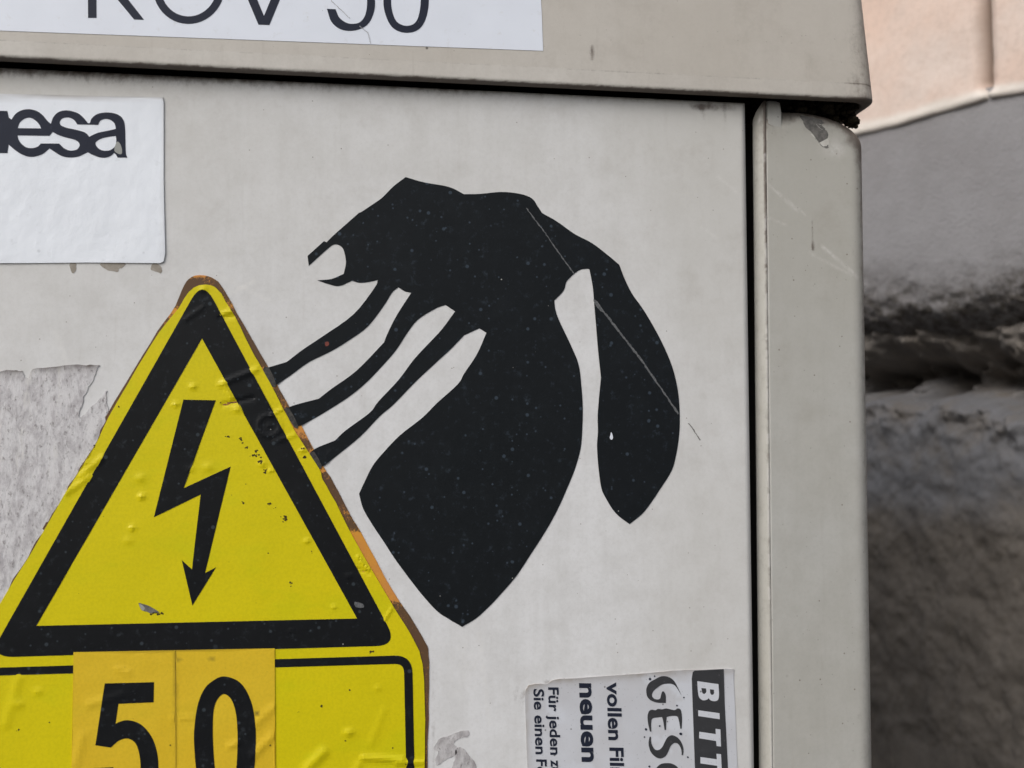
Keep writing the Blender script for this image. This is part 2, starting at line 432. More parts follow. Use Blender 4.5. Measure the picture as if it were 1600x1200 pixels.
nn = -.004 + .0012 * (fbm(g_s * 25, g_z * 25) - .5) + rg * .012 * (fbm(g_s * 70, g_z * 90, 5) - .6) - .035 * (1 - np.clip(dz / .03, 0, 1)) ** 2
V = wpt(g_s, nn, g_z).reshape(-1, 3); F = list(map(tuple, grid_faces(ns, nz)))
idx = np.arange(ns * nz).reshape(ns, nz); n0 = len(V)
V = np.vstack([V, wpt(g_s[:, 0], -.06, g_z[:, 0] + .004)]); F += [(idx[i, 0], n0 + i, n0 + i + 1, idx[i + 1, 0]) for i in range(ns - 1)]
mesh_obj('plaster_band', V, F, M_plaster, wall, smooth_sh=True, attrs={'rough': np.concatenate([rg.ravel(), np.ones(ns)])})
# dark rough lower wall with a deep eroded hollow under the plaster
zs = np.concatenate([np.linspace(0, .72, 50), np.linspace(.725, zb - .04, 260)]); nz = len(zs)
ss = np.concatenate([np.linspace(-1, -.12, 40), np.linspace(-.115, .25, 270), np.linspace(.26, .75, 20)])
g_s, g_z = np.meshgrid(ss, zs, indexing='ij')
zA = np.interp(g_s, [onwall(1350, 0)[0], onwall(1480, 0)[0], onwall(1600, 0)[0]], [onwall(1350, 640)[1], onwall(1480, 655)[1], onwall(1600, 668)[1]]) + .016 * (fbm(g_s * 35, 0 * g_s + 2.2, 5) - .5)
zB = onwall(1450, 818)[1] + .02 * (fbm(g_s * 20, 0 * g_s + 7.7, 4) - .5) + .06 * (g_s - .08)
up = smoothstep(0, .045, g_z - zA + .02 * (fbm(g_s * 50 + 4, g_z * 60, 5) - .5))
rough_n = (fbm(g_s * 45, g_z * 45, 5) - .5)
dA = g_z - zA
nn = -.008 - up * (.028 + .15 * (1 - smoothstep(.005, .075, dA + .03 * (fbm(g_s * 30 + 9, g_z * 45, 4) - .5)))) + .009 * rough_n + .0045 * (fbm(g_s * 110, g_z * 90, 4) - .5)
nn = nn + up * .035 * (fbm(g_s * 45 + 3, g_z * 70, 5) - .45) + .03 * np.exp(-(dA / .022) ** 2) * (fbm(g_s * 55 + 8, g_z * 55, 5) - .5)
gy = smoothstep(-.015, .04, g_z - zB + .03 * (fbm(g_s * 40, g_z * 40, 4) - .5)) * (1 - .8 * up)
V = wpt(g_s, nn, g_z).reshape(-1, 3)
mesh_obj('lower_wall', V, list(map(tuple, grid_faces(len(ss), nz))), M_rubble, wall, smooth_sh=True, attrs={'greyness': gy.ravel()})

# ------------------------------------------------------------------ electrical cabinet
XR = at(1357, 900, .007)[0] + .0009              # right side of the post
XDR = at(1171, 600)[0]                   # right edge of the door
XL = XR - .80; XDL = XL + (XR - XDR)
cab = thing('electrical_cabinet', 'weathered off-white electrical cabinet with stickers on its door, close in front', 'cabinet', (0.5 * (XL + XR), .16, 0))

# ---- door: a shallow dished panel with rounded edges
door_top_pts = xz([(0, 111), (400, 124), (800, 137), (1160, 151)])
ZT = float(np.mean([p[1] for p in door_top_pts]))
def fine_axis(a, b, f0, f1, step, coarse):
    out = [np.arange(a, f0, coarse)] if f0 > a else []
    out.append(np.arange(max(a, f0), min(b, f1), step))
    if f1 < b: out.append(np.arange(f1, b, coarse))
    v = np.concatenate(out + [[b]]); v = v[np.concatenate([[True], np.diff(v) > 1e-6])]; v[-1] = b
    return v
def with_edges(v, r=.0035):
    e = r * (1 - np.cos(np.linspace(0, math.pi / 2, 7)))
    lo, hi = v[0], v[-1]; m = v[(v > lo + r * 1.1) & (v < hi - r * 1.1)]
    return np.concatenate([lo + e, m, (hi - e)[::-1]])
dx = with_edges(fine_axis(XDL, XDR, -.30, XDR, .0009, .02)); dzv = with_edges(fine_axis(.18, ZT, .80, ZT, .0009, .02))
gx, gz = np.meshgrid(dx, dzv, indexing='ij')
RD = .0035
def round_edge(d, r): return r - np.sqrt(np.maximum(0, r * r - (r - np.clip(d, 0, r)) ** 2))
ddx = np.minimum(gx - XDL, XDR - gx); ddz = np.minimum(gz - .18, ZT - gz)
gy_ = np.maximum(round_edge(ddx, RD), round_edge(ddz, RD)) + .0001 * (fbm(gx * 30, gz * 30) - .5)
PX, PY = proj(gx, gy_, gz)
def blob(cx, cy, rx, ry, a, soft=1.0, rot=0):
    c, s_ = math.cos(R(rot)), math.sin(R(rot)); u = (PX - cx) * c + (PY - cy) * s_; v = -(PX - cx) * s_ + (PY - cy) * c
    return a * np.exp(-((u / rx) ** 2 + (v / ry) ** 2) / soft)
def seg(ax, ay, bx, by, w, a):
    t = np.clip(((PX - ax) * (bx - ax) + (PY - ay) * (by - ay)) / ((bx - ax) ** 2 + (by - ay) ** 2), 0, 1)
    return a * np.exp(-(((PX - ax - t * (bx - ax)) ** 2 + (PY - ay - t * (by - ay)) ** 2) / w ** 2))
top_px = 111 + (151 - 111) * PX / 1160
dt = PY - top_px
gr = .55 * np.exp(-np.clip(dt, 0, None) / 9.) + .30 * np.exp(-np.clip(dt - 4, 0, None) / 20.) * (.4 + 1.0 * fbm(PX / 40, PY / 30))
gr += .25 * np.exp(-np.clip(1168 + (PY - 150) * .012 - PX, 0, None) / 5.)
gr += seg(1096, 168, 1100, 186, 4, .35) + seg(1132, 165, 1133, 200, 3, .35) + blob(1110, 168, 28, 6, .3) + seg(1080, 165, 1150, 170, 5, .25)
gr += seg(280, 480, 195, 610, 7, .38) + seg(258, 508, 205, 588, 10, .3) + seg(195, 610, 150, 690, 5, .22) + seg(350, 440, 375, 490, 5, .2)
gr += blob(808, 1085, 16, 22, .38) + seg(818, 1085, 850, 1066, 6, .3) + seg(850, 1066, 1050, 1046, 5, .26) + blob(812, 1120, 9, 30, .2)
gr += seg(672, 1030, 673, 1200, 4, .35) + blob(690, 1160, 20, 40, .18) + seg(262, 160, 262, 410, 4, .2) + seg(0, 148, 255, 153, 4, .22) + seg(0, 415, 255, 415, 4, .18)
gr += seg(230, 430, 245, 475, 3, .25) + blob(723, 980, 4, 4, .5)
gr = np.clip(gr * (.55 + .9 * fbm(PX / 9, PY / 14, 4)), 0, 1)
tint = np.clip(1 - (PY - 150) / 480., 0, 1) * .55 + .55 * smoothstep(880, 1120, PX) + .3 * smoothstep(420, 40, PX) + .3 * (fbm(PX / 160, PY / 160) - .5)  # fade to the sides is painted light falloff; top mixes it with yellowing
light = seg(1120, 275, 1150, 300, 1.8, .3) + seg(1095, 355, 1120, 372, 1.8, .3) + seg(85, 520, 105, 575, 4, .35) + seg(395, 440, 355, 460, 4, .4) + seg(330, 425, 420, 470, 3, .3) + blob(720, 1040, 30, 50, .25) + seg(745, 990, 760, 1130, 4, .25)
nxg, nzg = gx.shape
V = np.stack([gx + .0042 * (ZT - gz), gy_, gz], -1).reshape(-1, 3); F = list(map(tuple, grid_faces(nxg, nzg)))
idx = np.arange(nxg * nzg).reshape(nxg, nzg); ring = list(idx[:, 0]) + list(idx[-1, 1:]) + list(idx[-2::-1, -1]) + list(idx[0, -2:0:-1])
n0 = len(V); B = V[ring].copy(); B[:, 1] = .018; V = np.vstack([V, B]); k = len(ring)
F += [(ring[i], n0 + i, n0 + (i + 1) % k, ring[(i + 1) % k]) for i in range(k)]
pad = lambda a, v=0.0: np.concatenate([np.clip(a, 0, 1).ravel(), np.full(k, v)])
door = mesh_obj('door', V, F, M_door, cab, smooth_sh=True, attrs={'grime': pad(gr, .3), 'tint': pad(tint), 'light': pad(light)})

# ---- dark inner body (black colour stands for the unlit inside), feet
def boxm(name, x0, x1, y0, y1, z0, z1, mat, parent, bev=0.0):
    bm = bmesh.new(); bmesh.ops.create_cube(bm, size=1)
    for v in bm.verts: v.co = Vector(((x0 + x1) / 2 + v.co.x * (x1 - x0), (y0 + y1) / 2 + v.co.y * (y1 - y0), (z0 + z1) / 2 + v.co.z * (z1 - z0)))
    if bev: bmesh.ops.bevel(bm, geom=bm.edges[:], offset=bev, segments=2, affect='EDGES')
    V = [tuple(v.co) for v in bm.verts]; F = [tuple(v.index for v in f.verts) for f in bm.faces]; bm.free()
    return mesh_obj(name, V, F, mat, parent)
YF = -.008
ZLB = float(np.mean([p[1] for p in xz([(0, 101), (680, 127.5), (1200, 145), (1340, 150)], YF)]))    # lower edge of the lid
boxm('unlit_inside_fill', XL + .016, XR - .016, .045, .30, .15, ZLB + .03, M_dark, cab)
boxm('plinth', XL + .01, XR - .01, .004, .31, 0, .17, M_post, cab, .004)

# ---- corner post on the right (and its twin outside the picture on the left)
ZP = at(1250, 177.5, .0105)[2]
XF = at(1199, 600, .002)[0]
YP = .002                                # depth of the post's face
CA, CB, RP = .037, .018, .009           # wide rolled corner at the top right, edge radius
def post_d(x, z):
    zt = ZP - (x - XF) * 0
    u = np.clip((x - (XR - CA)) / CA, 0, None); v = np.clip((z - (zt - CB)) / CB, 0, None)
    rho = np.hypot(u, v) + 1e-9; gm = np.hypot(u / CA, v / CB) / rho + 1e-9
    dc = (1 - rho) / gm
    return np.where((u > 0) & (v > 0), np.minimum(dc, np.minimum(XR - x, zt - z)), np.minimum(XR - x, zt - z))
def post_front(x, z): return -(YP + round_edge(post_d(x, z), RP) + .00008 * (fbm(x * 40, z * 40) - .5))
def px_attr(fn):
    def f(x, z):
        global PX, PY
        PX, PY = proj(x, 0 * x + YP, z); return np.clip(fn(), 0, 1)
    return f
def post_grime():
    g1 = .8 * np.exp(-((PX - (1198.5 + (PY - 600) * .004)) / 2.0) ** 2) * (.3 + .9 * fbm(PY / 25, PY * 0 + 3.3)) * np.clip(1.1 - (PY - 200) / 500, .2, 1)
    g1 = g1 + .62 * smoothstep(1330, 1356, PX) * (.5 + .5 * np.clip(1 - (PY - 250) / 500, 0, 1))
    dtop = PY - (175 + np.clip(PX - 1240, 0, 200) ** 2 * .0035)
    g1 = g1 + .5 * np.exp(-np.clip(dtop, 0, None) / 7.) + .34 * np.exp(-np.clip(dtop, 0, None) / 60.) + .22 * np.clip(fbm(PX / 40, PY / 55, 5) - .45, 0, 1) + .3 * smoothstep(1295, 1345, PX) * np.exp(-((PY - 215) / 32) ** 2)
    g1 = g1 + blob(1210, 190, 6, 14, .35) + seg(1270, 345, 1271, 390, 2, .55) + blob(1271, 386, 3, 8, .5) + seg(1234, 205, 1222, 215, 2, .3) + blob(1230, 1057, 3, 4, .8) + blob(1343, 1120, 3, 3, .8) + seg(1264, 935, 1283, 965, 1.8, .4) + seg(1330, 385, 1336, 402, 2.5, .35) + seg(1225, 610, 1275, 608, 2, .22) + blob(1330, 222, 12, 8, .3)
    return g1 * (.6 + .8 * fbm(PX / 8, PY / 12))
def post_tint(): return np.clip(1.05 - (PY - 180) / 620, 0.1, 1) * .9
def post_light():
    return seg(1197, 285, 1245, 330, 1.5, .3) + seg(1215, 300, 1258, 335, 1.5, .22) + seg(1285, 385, 1340, 432, 2.2, .4) + seg(1265, 395, 1330, 430, 1.8, .22) + seg(1200, 340, 1230, 352, 1.5, .22) + .25 * np.exp(-((PX - 1199 - (PY - 600) * .006) / 1.3) ** 2) * (fbm(PY / 18, PY * 0 + 8) > .5) * (PY > 260) + blob(1305, 235, 16, 10, .3) + blob(1310, 225, 25, 16, .15)
def post_loop(d):
    """outline of the post's face moved inwards by d"""
    L = [(XF + .0006, .17), (XR - d, .17)] + [(XR - d, z) for z in np.arange(.80, ZP - CB, .002)]
    ca, cb = CA - d, CB - d
    L += [(XR - CA + ca * math.cos(t), ZP - CB + cb * math.sin(t)) for t in np.linspace(0, math.pi / 2, 26)]
    L += [(XF + .0006, ZP - d)] + [(XF + .0006, z) for z in np.arange(ZP - d - .002, .80, -.002)]
    return L
ex = []
for f in (.03, .10, .2, .32, .46, .62, .8, 1.0):
    d = RP * f
    ex += [p for p in post_loop(d)[2:] if p[0] > XF + .001]
gxx, gzz = np.meshgrid(np.arange(XF + .0018, XR - RP - .0006, .0013), np.arange(.80, ZP - RP - .0005, .0013))
ok = post_d(gxx, gzz) > RP * 1.04
ex += list(zip(gxx[ok], gzz[ok]))
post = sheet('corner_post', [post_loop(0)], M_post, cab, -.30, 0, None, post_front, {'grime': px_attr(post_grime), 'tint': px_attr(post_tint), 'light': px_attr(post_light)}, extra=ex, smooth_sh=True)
# folded flange along the inner side of the post
prof = np.array([(XF + .014, .040), (XF + .004, .0215), (XF - .0034, .0092), (XF - .0044, .0076), (XF - .0043, .0066), (XF - .0034, .0052), (XF - .0022, .0036), (XF - .0010, .0024), (XF - .0003, .0018), (XF + .0002, .0017), (XF + .0007, .0019), (XF + .0010, .0026), (XF + .0010, .012)])
ztr = at(1198, 157.5, YP)[2]; ztl = at(1176, 200, .012)[2]
zt = ztr + (ztl - ztr) * np.clip(np.array([1.3, 1.2, 1.05, .9, .72, .45, .25, .08, .01, 0, 0, 0, 0]), 0, None)
tz = np.concatenate([np.linspace(0, .74, 20), np.linspace(.742, 1, 240)])
rows = np.array([np.column_stack([prof, .17 + (zt - .17) * t]) for t in tz])
n, m = rows.shape[:2]; V = rows.reshape(-1, 3); F = [tuple(f) for f in grid_faces(n, m, True)]
PX, PY = proj(V[:, 0], V[:, 1], V[:, 2]); ci = np.tile(np.arange(m), n)
gfl = .75 * ((ci >= 8) & (ci <= 10)) * (.25 + .95 * fbm(PY / 22, PY * 0 + 3.3)) * np.clip(1.1 - (PY - 200) / 480, .25, 1) + .35 * np.exp(-np.clip(PY - 160, 0, None) / 40.) + .30  # constant part is painted shade against the sun on this side; rest is dirt
gfl = np.clip(gfl * (.6 + .8 * fbm(PX / 5, PY / 14)), 0, 1)
lfl = .35 * ((ci >= 8) & (ci <= 10)) * (fbm(PY / 16, PY * 0 + 8) > .5) * (PY > 240) + seg(1186, 190, 1190, 172, 2, .5)
mesh_obj('post_flange', V, F, M_post, cab, smooth_sh=True, attrs={'grime': gfl, 'tint': .75 + 0 * gfl, 'light': np.clip(lfl, 0, 1)})  # grime here is dirt plus painted shade
# twin on the left, mirrored about the middle of the cabinet
me2 = post.data.copy(); co = np.empty(len(me2.vertices) * 3, np.float32); me2.vertices.foreach_get('co', co); co = co.reshape(-1, 3)
co[:, 0] *= -1; me2.vertices.foreach_set('co', co.ravel()); me2.flip_normals()
link(bpy.data.objects.new('corner_post', me2), cab)
boxm('dark_gap_backing', XDR - .012, XF + .0004, .0205, .05, .2, ZP - .004, M_dark, cab)  # added black box so the gap between door and post stays dark
# small upright lug at the top of the post
def extrude_xz(name, loop, y0, y1, mat, parent, bev=.0006):
    bm = bmesh.new(); vs = [bm.verts.new((p[0], y0, p[1])) for p in loop]; f = bm.faces.new(vs)
    ex = bmesh.ops.extrude_face_region(bm, geom=[f])
    for v in ex['geom']:
        if isinstance(v, bmesh.types.BMVert): v.co.y = y1
    bmesh.ops.recalc_face_normals(bm, faces=bm.faces[:])
    if bev: bmesh.ops.bevel(bm, geom=[e for e in bm.edges if abs(e.verts[0].co.y - y0) < 1e-6 and abs(e.verts[1].co.y - y0) < 1e-6], offset=bev, segments=2, affect='EDGES')
    bm.verts.index_update()
    V = [tuple(v.co) for v in bm.verts]; F = [tuple(v.index for v in f.verts) for f in bm.faces]; bm.free()
    return mesh_obj(name, V, F, mat, parent)
lug = extrude_xz('post_lug', xz([(1198.5, 200), (1198.5, 158), (1203, 157), (1214, 158), (1219, 160.5), (1221, 172), (1222, 200)], .0022), .0021, .012, M_post, cab)

# ---- lid: hollow cap, flaring slightly towards its lower edge
XLR = at(1366, 147, -.003)[0]; tanf = math.tan(R(3.7)); LH = .11
def rrect(x0, x1, y0, y1, r, step=.0022):
    pts = []
    for (cx, cy, a0) in ((x0 + r, y0 + r, 180), (x1 - r, y0 + r, 270), (x1 - r, y1 - r, 0), (x0 + r, y1 - r, 90)):
        for a in np.linspace(a0, a0 + 90, 9): pts.append((cx + r * math.cos(R(a)), cy + r * math.sin(R(a))))
    out = []
    for i in range(len(pts)):
        a, b = np.array(pts[i]), np.array(pts[(i + 1) % len(pts)]); L = np.linalg.norm(b - a)
        st = step if (a[1] < .02 and b[1] < .02) else .03
        for k in range(max(1, int(L / st))): out.append(a + (b - a) * k / max(1, int(L / st)))
    return np.array(out)
x0, x1 = XL - (XLR - XR), XLR
ringp = rrect(x0, x1, YF, .34, .009); cxy = np.array([(x0 + x1) / 2, (.34 + YF) / 2]); half = np.array([(x1 - x0) / 2, (.34 - YF) / 2])
def inset(d): return cxy + (ringp - cxy) * (1 - d / half)
tanf = math.tan(R(3.7))
levels = [(.045, .0052), (.002, .0050), (.0004, .0046), (0, .0038), (.0001, .0018), (.0005, .0007), (.0011, .0002), (.0019, 0)]
levels += [(h, (h - .002) * tanf) for h in np.concatenate([np.arange(.0026, .0106, .0004), np.arange(.0110, LH, .0012)])]
e0 = levels[-1]
levels += [(LH + .010 * math.sin(a), e0[1] + .014 * (1 - math.cos(a))) for a in np.linspace(.3, math.pi / 2, 7)] + [(LH + .018, .10)]
A = np.array([np.column_stack([inset(d), np.full(len(ringp), ZLB + h)]) for h, d in levels]); n, m = A.shape[:2]
V = A.reshape(-1, 3); idx = np.arange(n * m).reshape(n, m)
F = [(idx[i, j], idx[i, (j + 1) % m], idx[i + 1, (j + 1) % m], idx[i + 1, j]) for i in range(n - 1) for j in range(m)]
F.append(tuple(idx[0, ::-1])); F.append(tuple(idx[-1, :]))
PX, PY = proj(V[:, 0], V[:, 1], V[:, 2]); hz = V[:, 2] - ZLB
jag = fbm(V[:, 0] * 300 + V[:, 1] * 300, V[:, 0] * 0 + 1.7, 4)
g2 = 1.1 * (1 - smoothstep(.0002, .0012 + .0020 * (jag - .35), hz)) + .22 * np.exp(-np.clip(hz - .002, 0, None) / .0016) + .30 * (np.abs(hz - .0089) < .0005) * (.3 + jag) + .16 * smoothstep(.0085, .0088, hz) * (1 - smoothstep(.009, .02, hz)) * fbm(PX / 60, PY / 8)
g2 += (hz < .0004) * 1.0 + 1.0 * (np.arange(len(V)) < m * 4)  # underside of the lip painted fully dark: dirt and shade together
g2 += .42 * smoothstep(1290, 1352, PX) * (.4 + .9 * fbm(PX / 30, PY / 30)) + seg(925, 72, 926, 92, 3, .5) * 1 + blob(925, 80, 4, 9, .4) + blob(975, 118, 22, 9, .22) + .30 * np.clip(fbm(PX / 90, PY / 60, 5) - .42, 0, 1) + .35 * np.clip(fbm(PX / 14, PY / 120 + 5, 4) - .58, 0, 1) + blob(1180, 30, 110, 50, .10)
g2 = np.clip(g2, 0, 1.0); t2 = np.clip(.3 + .5 * fbm(PX / 120, PY / 90), 0, 1) * (hz > .009)
mesh_obj('lid', V, F, M_lid, cab, smooth_sh=True, attrs={'grime': g2, 'tint': t2, 'light': 0 * t2})  # grime here is dirt, plus painted shade under the lip
boxm('lid_dark_fill', x0 + .007, x1 - .007, YF + .007, .33, ZLB + .012, ZLB + .04, M_dark, cab)  # added black block that keeps the hollow under the lid dark

# ------------------------------------------------------------------ dirt wedged between the lid and the post
def debris():
    bm = bmesh.new()
    spots = [(1347, 164, 3.2), (1341, 166, 4), (1335, 162, 6), (1329, 172, 6), (1327, 181, 6), (1333, 188, 7), (1337, 191, 5), (1339, 190, 4), (1322, 188, 6), (1316, 182, 8), (1310, 172, 9), (1300, 178, 8), (1296, 166, 9), (1326, 166, 7), (1318, 163, 8), (1306, 186, 6), (1290, 172, 7), (1331, 196, 6), (1337, 197, 5), (1324, 190, 7), (1338, 192, 6), (1329, 184, 7), (1333, 178, 4), (1320, 176, 8), (1341, 189, 4), (1349, 163, 3), (1345, 167, 3)]
    spots += [(random.uniform(1232, 1330), random.uniform(160, 178), random.uniform(2, 7)) for _ in range(110)]
    spots += [(random.uniform(1300, 1340), random.uniform(160, 192), random.uniform(1, 3)) for _ in range(50)]
    for (px, py, r) in spots:
        if px < 1300 and py > 176: py -= 6
        p = at(px, py, random.uniform(.006, .02) if px < 1330 else random.uniform(.004, .010)); rr = r * .00033
        res = bmesh.ops.create_icosphere(bm, subdivisions=2, radius=rr)
        sx, sy, sz = random.uniform(.7, 1.3), random.uniform(.8, 1.5), random.uniform(.6, 1.1); o = random.random() * 99
        for v in res['verts']:
            c = v.co / rr; k = 1 + .55 * (float(vnoise(c.x * 2 + o, c.z * 2 + c.y * 1.7)) - .5)
            v.co = Vector((v.co.x * sx * k + p[0], v.co.y * sy * k + p[1], v.co.z * sz * k + p[2]))
    V = [tuple(v.co) for v in bm.verts]; F = [tuple(v.index for v in f.verts) for f in bm.faces]; bm.free()
    o = mesh_obj('dirt_clump', V, F, M_debris, None, loc=tuple(at(1310, 185, .014)))
    tag(o, 'dark crumbly dirt clump wedged between the lid and the corner post', 'dirt')
debris()
def chip(pts, mat, lift, rag=.7):
    sheet('paint_chip', [xz(ragged(smooth(zoomed(pts, 1140, 120, 6.667), 4), rag), YP)], mat, cab, -.012, lift, .0012, post_front)
chip([(745, 395), (820, 400), (900, 425), (960, 440), (985, 480), (960, 500), (1000, 550), (1025, 600), (1015, 670), (1035, 735), (1000, 745), (940, 700), (900, 650), (860, 590), (790, 520), (760, 450)], M_chip, .00006)
chip([(900, 490), (960, 500), (985, 535), (960, 545), (925, 520)], M_chip_edge, .00012)
chip([(1032, 640), (1055, 690), (1048, 722), (985, 748), (925, 705), (935, 695), (985, 728), (1030, 705)], M_chip_edge, .00012, 1.0)
chip([(860, 595), (905, 655), (890, 640), (850, 605)], M_chip_edge, .00012)

# ------------------------------------------------------------------ lettering plate on the lid
def lidfn(x, z): return -(YF + np.clip(z - ZLB - .002, 0, None) * tanf)
plate_base = at(400, 60, YF)
plate = thing('name_plate', 'white plate with large black letters KOV 50 stuck on the cabinet lid', 'sign', tuple(plate_base))
pl = xz([(-60, 46), (-60, -170), (838, -140), (846, 20), (847.5, 82), (400, 65.5), (0, 51)], YF + .003)
sheet('panel', [pl], M_plate, plate, -.014, .0002, .012, lidfn, {'grime': lambda x, z: 0 * x})
def stroke(pts, w):
    """outline of a polyline of constant width in picture units"""
    P = [np.array(p, float) for p in pts]; Lf, Rt = [], []
    for i in range(len(P)):
        a = P[max(0, i - 1)]; b = P[min(len(P) - 1, i + 1)]; t = (b - a) / np.linalg.norm(b - a); n_ = np.array([-t[1], t[0]]) * w / 2
        Lf.append(tuple(P[i] + n_)); Rt.append(tuple(P[i] - n_))
    return Lf + Rt[::-1]
def ell(cx, cy, rx, ry, a0, a1, n=28):
    return [(cx + rx * math.cos(R(a)), cy + ry * math.sin(R(a))) for a in np.linspace(a0, a1, n)]
PLK = dict(mat=M_navy, parent=plate, y0=-.012, h=.00032)
def letter(loops, holes=()):
    sheet('letter', [xz(l, YF + .003) for l in loops], M_navy, plate, -.012, .00032, .012, lidfn, None, [xz(h_, YF + .003) for h_ in holes])
letter([[(139.5, 30.5), (136, -82), (150, -82), (152.5, 30.5)]])
letter([[(226.5, 33.5), (211, 33), (168, -19), (177, -30)]])
letter([[(153.6, -16), (153.5, -33), (208, -84), (226, -83.5)]])
letter([ell(295.5, -20, 56, 60, 0, 358, 48)], [ell(295.5, -20.5, 44, 48.5, 0, 358, 48)])
letter([[(404.5, 41), (421.5, 41.5), (465, -68), (451, -68.5), (413, 27), (372, -72), (357, -72.5)]])
letter([smooth([(511, 15.5, 1), (524.5, 16, 1), (530, 29), (540, 37), (550, 39.5), (562, 37), (570, 27), (573.5, 10), (572, -8), (563, -21), (550, -26), (537, -24), (528, -16, 1), (516, -17, 1), (524, -70, 1), (580, -68, 1), (580, -56, 1), (534, -57, 1), (529, -31, 1), (540, -36), (553, -38), (570, -32), (582, -15), (586, 8), (581, 30), (570, 44), (551, 50.5), (532, 48), (518, 36)], 4)])
letter([smooth([(599, 0), (601, 20), (609, 40), (620, 50), (635, 53.5), (650, 50.5), (661, 40), (668, 20), (670, -5), (668, -32), (660, -55), (648, -65), (634, -68), (620, -65), (608, -53), (601, -30)], 4)],
       [smooth([(611, 0), (613, 20), (620, 36), (634, 42.5), (648, 38), (655, 22), (657.5, -5), (655, -35), (647, -52), (634, -57), (621, -52), (613, -33)], 4)])

# ------------------------------------------------------------------ silver maker label, top left of the door
mk = thing('maker_label', 'silver white label with joined black letters near the top left of the door', 'label', tuple(at(130, 411, -.0003)))
sil_h = lambda x, z: .0006 * fbm(x * 60 + 4, z * 45, 4) + .00005
sheet('panel', [xz([(-90, 146), (0, 147), (150, 150.5), (254, 152), (256, 160), (256, 280), (258.5, 396), (256, 409), (250, 411.5), (140, 410.5), (0, 411.5), (-90, 411)])], M_silver, mk, 0, .0003, .0025, sil_h,
      {'grime': lambda x, z: np.clip(.7 * np.exp(-((proj(x, 0 * x, z)[1] - 150) / 4) ** 2) + .2 * np.exp(-((proj(x, 0 * x, z)[0] - 257) / 3) ** 2), 0, 1)})
Z = lambda pts: xz(smooth(zoomed(pts, 0, 140, 5.926), 3))
outer = [(-220, 200, 1), (72, 202, 1), (85, 262, 1), (112, 282, 1), (150, 228), (210, 195), (280, 186), (350, 205), (400, 242), (440, 290), (476, 322, 1), (497, 262), (540, 216), (600, 198), (660, 202), (730, 226), (780, 268), (818, 316, 1), (836, 316, 1), (855, 270), (905, 232), (980, 217), (1060, 224), (1120, 252), (1152, 302), (1162, 380), (1164, 500), (1168, 595), (1182, 632, 1), (1092, 632, 1), (1074, 602), (1058, 590, 1), (1035, 612), (990, 632), (930, 632), (870, 612), (815, 584, 1), (780, 602), (720, 626), (640, 632), (570, 616), (510, 580), (462, 548, 1), (440, 568), (400, 600), (330, 624), (265, 624), (200, 600), (140, 560), (85, 512, 1), (74, 592, 1), (-220, 592, 1)]
h1 = [(168, 362, 1), (188, 308), (235, 272), (285, 264), (335, 292), (368, 328), (386, 364, 1)]
h2 = [(168, 428, 1), (462, 432, 1), (492, 396, 1), (540, 422), (610, 446), (690, 466), (730, 490), (742, 522), (718, 558), (660, 570), (605, 552), (565, 518), (552, 504, 1), (382, 504, 1), (360, 530), (310, 547), (250, 540), (200, 502), (174, 460)]
h3 = [(556, 305), (582, 270), (640, 262), (690, 286), (720, 326, 1), (912, 330, 1), (932, 292), (980, 275), (1030, 287), (1066, 322), (1076, 368, 1), (1000, 386), (920, 402), (865, 424), (832, 442, 1), (792, 402), (705, 376), (622, 358), (570, 336)]
h4 = [(888, 495), (930, 462), (1000, 442), (1076, 432, 1), (1080, 490), (1060, 540), (1010, 569), (945, 566), (902, 535)]
sheet('lettering', [Z(outer)], M_navy, mk, .0002, .00046, .0025, sil_h, None, [Z(h1), Z(h2), Z(h3), Z(h4)])
sheet('worn_spot', [Z([(1085, 490), (1112, 500), (1132, 550), (1130, 600), (1095, 597), (1062, 565)])], M_grey, mk, .0002, .00052, None, sil_h)
def patch(name, ptsmm, mat, parent, h, lab=None, attrs=None, grid=None, rag=0.0, n=3):
    P = smooth(ptsmm, n)
    if rag: P = [(p[0] + random.uniform(-rag, rag), p[1] + random.uniform(-rag, rag)) for p in P]
    return sheet(name, [xz(P)], mat, parent, 0, h, grid, None, attrs)
for g_ in ([(109, 411), (118, 411), (119, 420), (115, 427), (111, 424)], [(157, 411), (194, 411), (192, 418), (186, 420), (185, 425), (175, 423), (165, 421)], [(240, 411), (248, 413), (253, 421), (251, 427), (243, 424), (235, 420)]):
    patch('glue_spot', g_, M_glue, door if False else cab, .00012, rag=.6)

